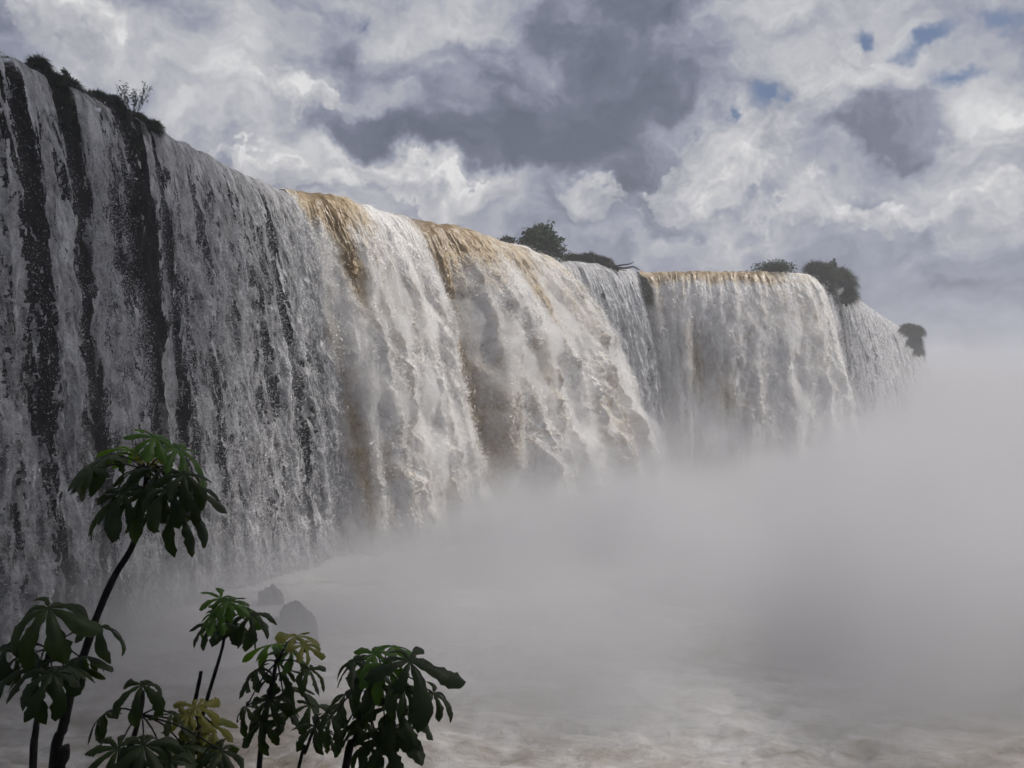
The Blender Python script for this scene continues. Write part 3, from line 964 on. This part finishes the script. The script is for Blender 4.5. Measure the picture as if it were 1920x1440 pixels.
class Acc:
    def __init__(s):
        s.v = []; s.q = []; s.t = []; s.n = 0
    def add(s, V, Q=(), T=()):
        s.v.append(np.asarray(V, float))
        if len(Q): s.q.append(np.asarray(Q, int) + s.n)
        if len(T): s.t.append(np.asarray(T, int) + s.n)
        s.n += len(V)
    def build(s, name, mat, parent=None, origin=(0, 0, 0), smooth=True):
        f = []
        if s.q: f.append(np.concatenate(s.q))
        if s.t: f.append(np.concatenate(s.t))
        return link_mesh(name, np.concatenate(s.v) - np.asarray(origin), f, mat, parent, smooth)


def blades(roots, dirs, length, width, rg, droop=0.6, seg=4):
    """curved grass blades: every blade a narrow tapering strip"""
    n = len(roots)
    L = length * rg.uniform(0.55, 1.25, n)
    d = unit(dirs)
    side = unit(np.cross(d, rg.normal(0, 1, (n, 3))))
    t = np.linspace(0, 1, seg + 1)
    V = []
    dr = droop * rg.uniform(0.4, 1.5, n)
    for k in t:
        c = roots + d * (L * k)[:, None]
        c[:, 2] -= dr * L * k * k
        w = width * (1 - k) ** 0.7 + 0.002
        V += [c - side * w, c + side * w]
    V = np.stack(V, 1)
    m = V.shape[1]
    b = (np.arange(n) * m)[:, None]
    F = np.concatenate([np.stack([b[:, 0] + 2 * i, b[:, 0] + 2 * i + 1, b[:, 0] + 2 * i + 3, b[:, 0] + 2 * i + 2], 1) for i in range(seg)])
    return V.reshape(-1, 3), F


def blob_rock(c, r, seed, amp=0.35, nu=40, nv=26, squash=(1, 1, 1), freq=1.0):
    th = np.linspace(0, 2 * np.pi, nu, endpoint=False); ph = np.linspace(0.02, np.pi - 0.02, nv)
    TH, PH = np.meshgrid(th, ph)
    d = np.stack([np.sin(PH) * np.cos(TH), np.sin(PH) * np.sin(TH), np.cos(PH)], 2)
    k = 1 + amp * (fbm(d[..., 0] * 1.7 * freq + d[..., 2] * 1.1 + seed, d[..., 1] * 1.7 * freq - d[..., 2] * 0.9, seed, 5, 0.55)) + 0.3 * amp * cauli(d[..., 0] * 2.3 + seed, d[..., 1] * 2.3 + d[..., 2] * 2, seed + 3, 3)
    V = np.asarray(c) + d * k[..., None] * np.asarray(squash) * r
    i = np.arange(nv - 1)[:, None] * nu; j = np.arange(nu)[None, :]
    F = np.stack([i + j, i + nu + j, i + nu + (j + 1) % nu, i + (j + 1) % nu], 2).reshape(-1, 4)
    V = V.reshape(-1, 3)
    return V, F


def tussock(label, spots, seed, n_per, length, width=0.02, lean=(0, 0, 1), spread=0.9, droop=0.7, group='grassy clumps along the lip'):
    """spots: list of (centre, rx, rz) in metres; soil cushions bristling with long grass"""
    rg = np.random.default_rng(seed)
    root = empty('grass_tussock', tuple(spots[0][0]), label, 'grass clump', group)
    org = np.array(spots[0][0])
    soil = Acc(); bl = Acc()
    parts = []
    for (c, rx, rz) in spots:
        for q in range(4):
            k = rg.uniform(0.5, 0.78)
            parts.append((np.array(c) + rg.normal(0, 0.30, 3) * np.array([rx, rx, rz]) + np.array([0, 0, -0.1 * rz]), rx * k, rz * k))
    n_per *= 1.1
    length *= 0.9
    for (c, rx, rz) in parts:
        V, F = blob_rock(c, 1.0, seed + 5, 0.3, 22, 14, (rx * 0.85, rx * 0.85, rz * 0.85))
        soil.add(V, F)
        n = int(n_per * max(rx, 0.25) * max(rz, 0.4))
        d = unit(rg.normal(0, 1, (n, 3)))
        d[:, 2] = np.abs(d[:, 2]) * 0.9 - 0.25
        d = unit(d)
        r0 = c + d * np.array([rx, rx, rz]) * rg.uniform(0.72, 0.92, (n, 1))
        dirs = d * spread + np.array(lean) * 0.7 + rg.normal(0, 0.25, (n, 3))
        V, F = blades(r0, dirs, length, width, rg, droop)
        bl.add(V, F)
    soil.build('soil_cushion', M_TWIG, root, org)
    bl.build('grass_blades', M_GRASS, root, org)
    return root


def lip(u, back=0.0, dz=0.0):
    lx, ly, nx, ny, _ = smooth_curve(np.array([float(u)]))
    return np.array([lx[0] - nx[0] * back, ly[0] - ny[0] * back, LIPZ + dz])


def leaf_quads(cent, size, rg, aspect=0.45, bend=0.3):
    n = len(cent)
    ax = unit(rg.normal(0, 1, (n, 3)) + np.array([0, 0, -0.35]))
    sd = unit(np.cross(ax, rg.normal(0, 1, (n, 3))))
    up = np.cross(ax, sd)
    s = size * rg.uniform(0.6, 1.4, n)[:, None]
    V = np.stack([cent, cent + ax * s * 0.5 + sd * s * aspect * 0.5 + up * s * bend * 0.3, cent + ax * s, cent + ax * s * 0.5 - sd * s * aspect * 0.5 + up * s * bend * 0.3], 1).reshape(-1, 3)
    return V, np.arange(4 * n).reshape(-1, 4)


def bush(name, label, cat, base, h, w, seed, n_limb, n_leaf, leaf, trunk_r=0.08, mat=None, spindly=False, group=None):
    rg = np.random.default_rng(seed)
    base = np.array(base)
    root = empty(name, tuple(base), label, cat, group)
    wood = Acc(); lf = Acc()
    for i in range(n_limb):
        az = rg.uniform(0, 2 * np.pi); sp = rg.uniform(0.1, 1.0)
        tip = base + np.array([math.cos(az) * w * 0.5 * sp, math.sin(az) * w * 0.5 * sp, h * (rg.uniform(0.65, 1.0) if spindly else math.sqrt(max(0.08, 1 - 0.85 * sp * sp)) * rg.uniform(0.55, 1.0))])
        mid = base + (tip - base) * 0.5 + np.array([math.cos(az), math.sin(az), 0.3]) * w * 0.06
        path = spline([base + rg.normal(0, 0.03, 3) * w, mid, tip], 9)
        V, F, T = tube(path, np.linspace(trunk_r, trunk_r * 0.2, 9), 5)
        wood.add(V, F, T)
        k = n_leaf // n_limb
        tt = rg.uniform(0.35 if spindly else 0.3, 1.0, k) ** 0.6
        c = np.stack([np.interp(tt, np.linspace(0, 1, 9), path[:, a]) for a in range(3)], 1)
        c += unit(rg.normal(0, 1, (k, 3))) * (rg.uniform(0, 1, (k, 1)) ** 0.5) * w * (0.09 if spindly else 0.15)
        V, F = leaf_quads(c, leaf, rg)
        lf.add(V, F)
        if spindly:
            for _ in range(4):
                q = rg.uniform(0.35, 0.9)
                s0 = np.array([np.interp(q, np.linspace(0, 1, 9), path[:, a]) for a in range(3)])
                e0 = s0 + unit(rg.normal(0, 1, 3) + np.array([0, 0, 0.8])) * h * 0.16
                V, F, T = tube(spline([s0, (s0 + e0) / 2 + rg.normal(0, .01, 3) * h, e0], 5), np.linspace(trunk_r * 0.35, trunk_r * 0.12, 5), 4)
                wood.add(V, F, T)
    wood.build('branches', M_TWIG, root, base)
    lf.build('foliage', mat or M_BUSH, root, base, smooth=False)
    return root


def build_lip_plants():
    n = np.array([0.98, -0.15, 0])
    # left ledge
    sp = [(lip(72, 0.3, 0.5), 0.7, 0.9), (lip(84, 0.1, 0.0), 0.8, 0.9), (lip(92, -0.1, -1.0), 0.7, 1.1), (lip(100, -0.1, -2.3), 0.65, 1.1), (lip(106, -0.1, -3.8), 0.5, 1.0), (lip(104, 0.5, 0.1), 0.6, 0.5)]
    tussock('tall shaggy grass hanging down the ledge, leftmost clump beside the thin edge veil', sp, 601, 1500, 0.75, 0.016, (0.25, -0.05, 0.5))
    sp = [(lip(124, 1.0, 0.45), 0.6, 0.4), (lip(142, 1.1, 0.45), 0.7, 0.45), (lip(160, 1.1, 0.4), 0.7, 0.4), (lip(176, 1.0, 0.4), 0.6, 0.4)]
    tussock('long low strip of grass behind the narrow lacy veil', sp, 611, 1700, 0.6, 0.016, (0.1, 0, 0.8))
    sp = [(lip(196, 0.8, 0.55), 0.75, 0.55), (lip(212, 0.3, 0.3), 0.9, 0.8), (lip(222, -0.1, -0.8), 0.85, 1.1), (lip(232, -0.1, -2.2), 0.8, 1.2)]
    tussock('rounded grass clump draped over the ledge right of the narrow lacy veil', sp, 621, 1500, 0.65, 0.018, (0.2, 0, 0.6))
    sp = [(lip(262, 0.5, 0.35), 0.6, 0.4), (lip(276, 0.0, 0.1), 0.9, 0.7), (lip(286, -0.1, -0.3), 0.75, 0.8), (lip(252, 0.0, -0.6), 0.6, 0.8)]
    tussock('drooping grass clump on the rock below the bare spindly shrub', sp, 631, 1500, 0.7, 0.018, (0.35, 0, 0.3))
    bush('shrub', 'bare spindly shrub with few small leaves standing on the left ledge', 'shrub', lip(262, 0.7, 0.4), 2.9, 2.9, 641, 11, 520, 0.17, 0.03, spindly=True)
    bush('shrub', 'small leafy shrub growing out of the grass above the narrow lacy veil', 'shrub', lip(144, 1.2, 0.6), 1.25, 0.9, 651, 8, 420, 0.17, 0.025)
    # dark rock spur beside the trickle
    a = Acc()
    for (u, dz, r, sq) in ((236, -1.2, 1.5, (0.6, 1.6, 1.4)), (246, -3.5, 1.3, (0.5, 1.5, 1.8)), (228, -4.5, 1.2, (0.45, 1.3, 2.2))):
        V, F = blob_rock(lip(u, 0.5, dz), r, 655 + int(u), 0.4, 44, 40, sq); a.add(V, F)
    c0 = lip(238, 0.5, -1.2)
    o = a.build('rock_ledge', M_CLIFF, None, c0); o.location = c0
    tag(o, 'bare black rock ledge beside the thin white trickle', 'rock')
    # middle: bush, mound, driftwood
    d = 150.0
    c = P(1012, 492, 149)
    bush('bush', 'round dense dark green bush on the lip behind the middle torrent', 'bush', c, 6.4, 8.2, 661, 46, 5200, 0.75, 0.14)
    bush('bush', 'tiny low bush left of the round dark bush, half hidden by water', 'bush', P(948, 462, 150), 1.6, 3.4, 665, 14, 500, 0.6, 0.06)
    sp = [(P(x, y, 157), r, 0.75) for x, y, r in ((1072, 487, 1.2), (1088, 485, 1.5), (1105, 485, 1.5), (1122, 488, 1.4), (1134, 493, 1.2))]
    tussock('low flat-topped grass mound between the round bush and the driftwood', sp, 671, 900, 1.5, 0.03, (0, 0, 0.9))
    a = Acc()
    for (x, y, r) in ((1140, 500, 1.2), (1148, 510, 1.1), (1132, 502, 1.2)):
        V, F = blob_rock(P(x, y, 158), r, 675 + x, 0.4, 30, 22, (1.1, 1.2, 0.9)); a.add(V, F)
    c0 = P(1140, 503, 158)
    o = a.build('rock_ledge', mat_rock('brown_bank_rock', (0.03, 0.022, 0.016), (0.09, 0.065, 0.045), 0.7, 0.9), None, c0); o.location = c0
    tag(o, 'crumbling brown rock under the right end of the grass mound', 'rock')
    root = empty('driftwood', tuple(P(1146, 502, 157)), 'dead branching driftwood sticking out over the water from the brown rock', 'driftwood')
    org = P(1146, 502, 157)
    def limb(name, pts, r0, r1):
        V, F, T = tube(spline([P(*p) for p in pts], 14), np.linspace(r0, r1, 14), 7, 0.1, 3)
        q = Acc(); q.add(V, F, T); q.build(name, M_TWIG, root, org)
    limb('trunk', [(1132, 497, 157.5), (1150, 501, 156.6), (1172, 503, 156), (1187, 500, 155.6), (1199, 506, 155.2)], 0.26, 0.09)
    limb('branch', [(1148, 500, 156.6), (1166, 497, 156), (1180, 495, 155.6), (1188, 491, 155.4)], 0.17, 0.06)
    limb('branch', [(1150, 503, 156.6), (1165, 506, 156), (1176, 508, 155.7)], 0.12, 0.04)
    # hanging tuft
    sp = [(P(1204, 526, 161.5), 0.75, 0.9), (P(1208, 538, 160.5), 0.85, 1.2), (P(1212, 552, 159.5), 0.75, 1.2), (P(1216, 566, 158.8), 0.5, 0.9)]
    tussock('dark grass tuft hanging between the grey sheet and the wide set-back fall', sp, 681, 700, 1.3, 0.035, (0.2, -0.3, 0.2))
    # right-hand clumps
    bush('bush', 'low flat scrub on the lip left of the large grassy mound', 'bush', P(1450, 508, 166), 1.4, 8.0, 691, 40, 1900, 0.45, 0.06)
    sp = [(P(x, y, dd), r, rz) for x, y, dd, r, rz in ((1524, 502, 170, 1.1, 1.1), (1538, 506, 171, 1.5, 1.3), (1556, 512, 173, 1.5, 1.4), (1574, 520, 176, 1.5, 1.6), (1586, 532, 178, 1.2, 1.9),
          (1592, 548, 178, 0.9, 2.2), (1590, 562, 177, 0.6, 1.6), (1545, 524, 171, 1.1, 1.6), (1556, 540, 171, 0.6, 1.6))]
    tussock('large shaggy grass mound spilling over the lip near the right end', sp, 701, 420, 2.2, 0.035, (0.1, -0.1, 0.4))
    bush('small_palm', 'tiny palm-like plant on top of the large grass mound', 'plant', P(1564, 505, 175), 1.9, 1.4, 711, 7, 60, 0.8, 0.05)
    dd = 262.0
    sp = [(P(x, y, dd), r, rz) for x, y, r, rz in ((1706, 618, 1.9, 1.9), (1714, 625, 2.0, 2.2), (1718, 640, 1.5, 2.6), (1722, 656, 0.9, 2.0))]
    tussock('far dim grassy clump hanging at the misty right end of the falls', sp, 721, 350, 2.0, 0.05, (0.2, 0, 0.3))


build_lip_plants()


def boulder(label, px, py, depth, r, sq, seed):
    c = P(px, py, depth)
    V, F = blob_rock((0, 0, 0), r, seed, 0.40, 70, 46, sq, 0.8)
    o = link_mesh('boulder', V, F, M_BOULDER)
    o.location = tuple(c)
    tag(o, label, 'boulder', 'boulders in the spray at the foot of the falls')


boulder('small dark boulder in spray, higher and farther than the big one', 508, 1122, 71, 1.0, (0.95, 1.0, 0.85), 801)
boulder('biggest boulder, dark and blocky in the spray above the plants', 556, 1188, 62, 1.6, (0.95, 0.9, 1.05), 803)
boulder('low wet boulder between two plant crowns, awash in white water', 432, 1268, 57, 1.0, (1.15, 1.0, 0.7), 805)
boulder('dim boulder at the water line beside the broken stub', 372, 1285, 56, 0.9, (1.1, 1, 0.6), 807)

# ------------------------------------------------------------------ the plants in front: trumpet trees with big lobed leaves
M_LEAF_D = mat_leafy('leaf_shade_tint', (0.012, 0.020, 0.006), (0.028, 0.042, 0.011), 9, 0.35, 0.5, (0.07, 0.12, 0.015))  # shaded leaves: darkness against the light put into the base colour
M_LEAF_G = mat_leafy('leaf_sunlit_tint', (0.035, 0.08, 0.012), (0.08, 0.16, 0.022), 9, 0.45, 0.38, (0.16, 0.30, 0.025))  # upper leaves: sunlight put into a brighter green copy
M_LEAF_Y = mat_leafy('leaf_young', (0.10, 0.115, 0.018), (0.17, 0.155, 0.03), 9, 0.35, 0.42, (0.25, 0.25, 0.03))
M_STEM = mat_rock('stem_bark', (0.012, 0.010, 0.009), (0.035, 0.03, 0.027), 0.75, 20)


def lobed_leaf(R_, axis, heading, rg, n_lobe=9, droop=0.8, ragged=0.12):
    """a palmate leaf like an umbrella: narrow-waisted lobes joined round the stalk; local to its centre"""
    ax = unit(axis)
    h = np.array(heading, float); h = h - ax * h.dot(ax); h = unit(h)
    s = np.cross(ax, h)
    acc = Acc()
    nt, nw = 16, 7
    span = 2.75
    for k in range(n_lobe):
        a0 = (k / (n_lobe - 1) * 2 - 1) * span + rg.normal(0, 0.05)
        ln = R_ * (1.0 - 0.42 * (abs(a0) / span) ** 1.5) * rg.uniform(0.78, 1.16)
        wd = ln * rg.uniform(0.13, 0.19)
        dr = droop * rg.uniform(0.55, 1.5)
        tw = rg.normal(0, 0.55); curl = rg.normal(0, 0.25)
        t = np.linspace(0, 1, nt)
        web = np.tan(min(0.33, span / n_lobe)) * t * ln * 1.1
        shape = np.interp(t, [0, .18, .30, .46, .62, .76, .87, .95, 1], [0.05, .42, .44, .72, 1.0, .92, .60, .26, 0.0])
        w = np.where(t < 0.22, np.minimum(np.maximum(web, wd * 0.1), wd * 0.75), wd * shape)
        ang = a0 + curl * t * t
        rad = ln * (t - 0.10 * dr * t ** 3)
        # bending down under its own weight
        bend = dr * 1.15
        phi = 0.25 - bend * t * 1.25
        dx = np.gradient(rad)
        hor = np.concatenate([[0], np.cumsum((np.cos(phi) * dx)[1:])]); ver = np.concatenate([[0], np.cumsum((np.sin(phi) * dx)[1:])])
        cdir = np.cos(ang)[:, None] * h + np.sin(ang)[:, None] * s
        sdir = -np.sin(ang)[:, None] * h + np.cos(ang)[:, None] * s
        cen = cdir * hor[:, None] + ax * ver[:, None]
        # gravity: a pull straight down that does not follow the tilted axis
        cen = cen + np.array([0, 0, -1.0]) * (0.18 * dr * ln * t ** 2)[:, None]
        x = np.linspace(-1, 1, nw)
        wob = 1 + ragged * rg.normal(0, 1, (nt, nw)) * (np.abs(x)[None, :] > 0.9) * (t[:, None] > 0.3)
        ph = rg.uniform(0, 6.28, 2)
        wave = 1 + np.where(x[None, :] > 0, np.sin(t * 19 + ph[0])[:, None], np.sin(t * 17 + ph[1])[:, None]) * 0.10 * sstep(0.3, 0.5, t)[:, None]
        off = x[None, :] * w[:, None] * wob * wave
        lift = -(np.abs(x)[None, :] ** 1.3) * w[:, None] * 0.42 + tw * x[None, :] * w[:, None] * t[:, None]
        V = cen[:, None, :] + sdir[:, None, :] * off[..., None] + ax[None, None, :] * lift[..., None]
        acc.add(V.reshape(-1, 3), grid_faces(nt, nw))
    return acc


def trumpet_tree(label, depth, stem, apex, leaves, seed, r0=0.022, r1=0.011, foot=None, stubs=()):
    """stem: photo points from the bottom up; leaves: (px, py, R px, kind[, tilt])"""
    rg = np.random.default_rng(seed)
    pts = [P(x, y, depth + dz) for (x, y, dz) in stem]
    f = np.array(pts[0]); dn = unit(np.array(pts[0]) - np.array(pts[1]))
    gz = float(np.interp(depth, [1.0, 3.5, 6.0, 9.5], [16.3, 15.4, 14.3, 12.0])) - 0.35
    base = f + dn * ((f[2] - gz) / max(0.3, -dn[2])) * np.array([0.5, 0.5, 1.0]) if dn[2] < 0 else f - np.array([0, 0, f[2] - gz])
    base[2] = gz
    pts = [base] + pts
    root = empty('trumpet_tree', tuple(base), label, 'plant', 'trumpet trees on the near bank')
    path = spline(pts, 30)
    rr = np.linspace(r0, r1, 30)
    V, F, T = tube(path, rr, 9, 0.06, seed)
    k = np.arange(30)
    a = Acc(); a.add(V, F, T)
    o_st = a.build('stem', M_STEM, root, base)
    for st in stubs:
        V, F, T = tube(spline([P(x, y, depth + dz) for x, y, dz in st], 8), np.linspace(r0 * 0.9, r0 * 0.75, 8), 8, 0.12, seed + 9)
        q = Acc(); q.add(V, F, T); q.build('branch', M_STEM, root, base)
    ap = P(apex[0], apex[1], depth + stem[-1][2])
    for li, lf in enumerate(leaves):
        px, py, rp, kind = lf[:4]
        dd = depth + (lf[5] if len(lf) > 5 else rg.uniform(-0.28, 0.28))
        c = P(px, py, dd)
        Rm = rp / FPX * dd
        out = c - ap
        out[2] *= 0.3
        if np.linalg.norm(out) < 0.02:
            out = np.array([rg.normal(), -0.6, 0])
        out = unit(out)
        if len(lf) > 4 and lf[4] is not None:      # heading given as an angle in the picture plane, degrees; towards the viewer by default
            an = R(lf[4]); head = np.array([math.cos(an), -0.35, math.sin(an)])
        else:
            head = unit(out * 0.8 + np.array([0, -0.55, 0]))
        axis = unit(np.array([0, 0, 1.0]) + 0.45 * out + np.array([0, -0.30, 0]) + rg.normal(0, 0.12, 3))
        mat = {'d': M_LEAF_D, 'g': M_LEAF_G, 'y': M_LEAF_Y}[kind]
        acc = lobed_leaf(Rm * 1.12, axis, head, rg, n_lobe=int(rg.integers(7, 10)), droop={'d': 0.95, 'g': 0.75, 'y': 0.55}[kind])
        lo = acc.build('leaf', mat, root)
        lo.location = tuple(c - base)
        if kind == 'y':
            lo['label'] = 'young yellow-green leaf'
        elif kind == 'g':
            lo['label'] = 'leaf with sunlight painted into its bright green'
        mid = (c + ap) / 2 + np.array([0, 0, 0.03])
        V, F, T = tube(spline([ap, mid, c], 8) - c, np.linspace(0.0055, 0.004, 8), 5)
        q = Acc(); q.add(V, F, T); q.build('leaf_stalk', M_STEM, lo)
    return root


trumpet_tree('tallest plant, crown of drooping leaves against the grey curtain', 5.0,
             [(100, 1440, 0), (118, 1365, 0), (135, 1290, 0), (160, 1220, 0), (184, 1150, 0), (215, 1080, 0), (250, 1020, 0), (268, 950, 0), (274, 890, 0)], (275, 880),
             [(202, 856, 88, 'd', 200), (172, 880, 60, 'd', 215), (292, 822, 66, 'g', 150), (335, 842, 80, 'g', -30), (283, 862, 46, 'y', -80), (228, 925, 84, 'd', 235), (270, 922, 90, 'd', -95),
              (318, 918, 84, 'd', -60), (362, 918, 74, 'd', -35), (205, 945, 70, 'd', 250), (335, 960, 78, 'd', -70), (255, 880, 70, 'd', 200), (300, 880, 70, 'd', -40), (245, 845, 55, 'g', 150), (345, 890, 66, 'd', -50), (290, 960, 60, 'd', -85)], 901,
             0.031, 0.013, stubs=[[(112, 1440, -.02), (122, 1410, -.02), (121, 1398, -.02)]])
trumpet_tree('leftmost plant with broad umbrella leaf, beside the tall stem', 4.6,
             [(62, 1440, 0), (66, 1380, 0), (73, 1330, 0), (84, 1270, 0), (90, 1225, 0)], (90, 1215),
             [(92, 1140, 104, 'd', -90, -0.1), (12, 1212, 72, 'd', 210), (72, 1252, 92, 'd', -100, -.15), (30, 1262, 74, 'd', 225), (120, 1250, 70, 'd', -60), (150, 1232, 78, 'd', -75), (190, 1175, 74, 'd', -40, .3), (45, 1225, 60, 'd', 200), (98, 1262, 76, 'd', -80)], 911, 0.020, 0.012)
trumpet_tree('slender plant with small bright green crown, farthest of the near plants', 5.7,
             [(352, 1440, 0), (372, 1370, 0), (388, 1312, 0), (403, 1262, 0), (416, 1218, 0), (424, 1175, 0)], (424, 1168),
             [(414, 1122, 54, 'g', 190), (444, 1138, 58, 'g', -35), (398, 1172, 44, 'd', 215), (470, 1152, 54, 'd', -45), (428, 1168, 58, 'd', -90), (430, 1128, 46, 'g', -80), (452, 1180, 48, 'd', -70), (404, 1150, 46, 'g', 230)], 921, 0.016, 0.009,
             stubs=[[(362, 1330, 0), (369, 1300, 0), (377, 1259, 0)]])
trumpet_tree('short plant with one pale-veined umbrella leaf above a dark low clump', 4.7,
             [(238, 1440, 0), (246, 1400, 0), (257, 1360, 0), (267, 1318, 0), (267, 1295, 0)], (266, 1340),
             [(266, 1284, 64, 'd', -90, -.1), (196, 1338, 54, 'd', 215), (322, 1338, 56, 'd', -50), (270, 1398, 112, 'd', -95, -.3), (345, 1398, 90, 'd', -60), (415, 1408, 88, 'd', -60), (222, 1404, 84, 'd', 215), (310, 1425, 84, 'd', -90), (390, 1380, 72, 'd', -70)], 931, 0.018, 0.010)
trumpet_tree('small plant topped by a yellow star of young leaves', 4.9,
             [(378, 1440, 0), (374, 1400, 0), (370, 1362, 0)], (370, 1350),
             [(368, 1326, 62, 'y', -90, -.1), (352, 1340, 46, 'y', 205), (398, 1360, 46, 'y', -50), (372, 1385, 52, 'y', -90), (345, 1390, 44, 'd', 230)], 941, 0.012, 0.008)
trumpet_tree('middle plant whose crown has a yellowish top, left of the big right crown', 5.2,
             [(486, 1440, 0), (493, 1390, 0), (501, 1330, 0), (512, 1270, 0), (520, 1235, 0)], (520, 1240),
             [(512, 1208, 62, 'g', 230), (556, 1192, 46, 'y', 60), (545, 1220, 56, 'g', -60), (482, 1256, 58, 'd', 215), (506, 1312, 64, 'd', -100), (462, 1326, 52, 'd', 195), (545, 1292, 64, 'd', -60), (580, 1255, 50, 'd', -20), (582, 1322, 56, 'd', -60),
              (492, 1352, 60, 'd', -110), (524, 1262, 64, 'd', -80), (535, 1335, 54, 'd', -80), (570, 1210, 44, 'y', -30)], 951, 0.018, 0.010)
trumpet_tree('largest crown on the right, long leaf drooping over pale water', 5.0,
             [(648, 1440, 0), (664, 1392, 0), (688, 1340, 0), (702, 1290, 0), (716, 1245, 0)], (716, 1255),
             [(702, 1226, 74, 'g', 215), (735, 1212, 72, 'g', -70), (664, 1240, 66, 'd', 200), (768, 1240, 104, 'd', -42), (812, 1300, 58, 'd', -40), (648, 1302, 76, 'd', 220), (690, 1312, 78, 'd', -100), (742, 1328, 84, 'd', -70), (672, 1352, 66, 'd', 230),
              (760, 1365, 76, 'd', -60), (722, 1380, 78, 'd', -90), (724, 1250, 64, 'g', -90), (620, 1345, 56, 'd', 225), (700, 1275, 70, 'd', -90), (755, 1290, 66, 'd', -50), (690, 1398, 56, 'd', -95)], 961, 0.026, 0.013,
             stubs=[])
trumpet_tree('thin leaning plant with two small leaves left of the right crown', 5.1,
             [(560, 1440, 0), (572, 1412, 0), (584, 1378, 0), (596, 1345, 0)], (596, 1345),
             [(592, 1362, 48, 'd', 220), (612, 1372, 44, 'd', -70)], 971, 0.011, 0.008)
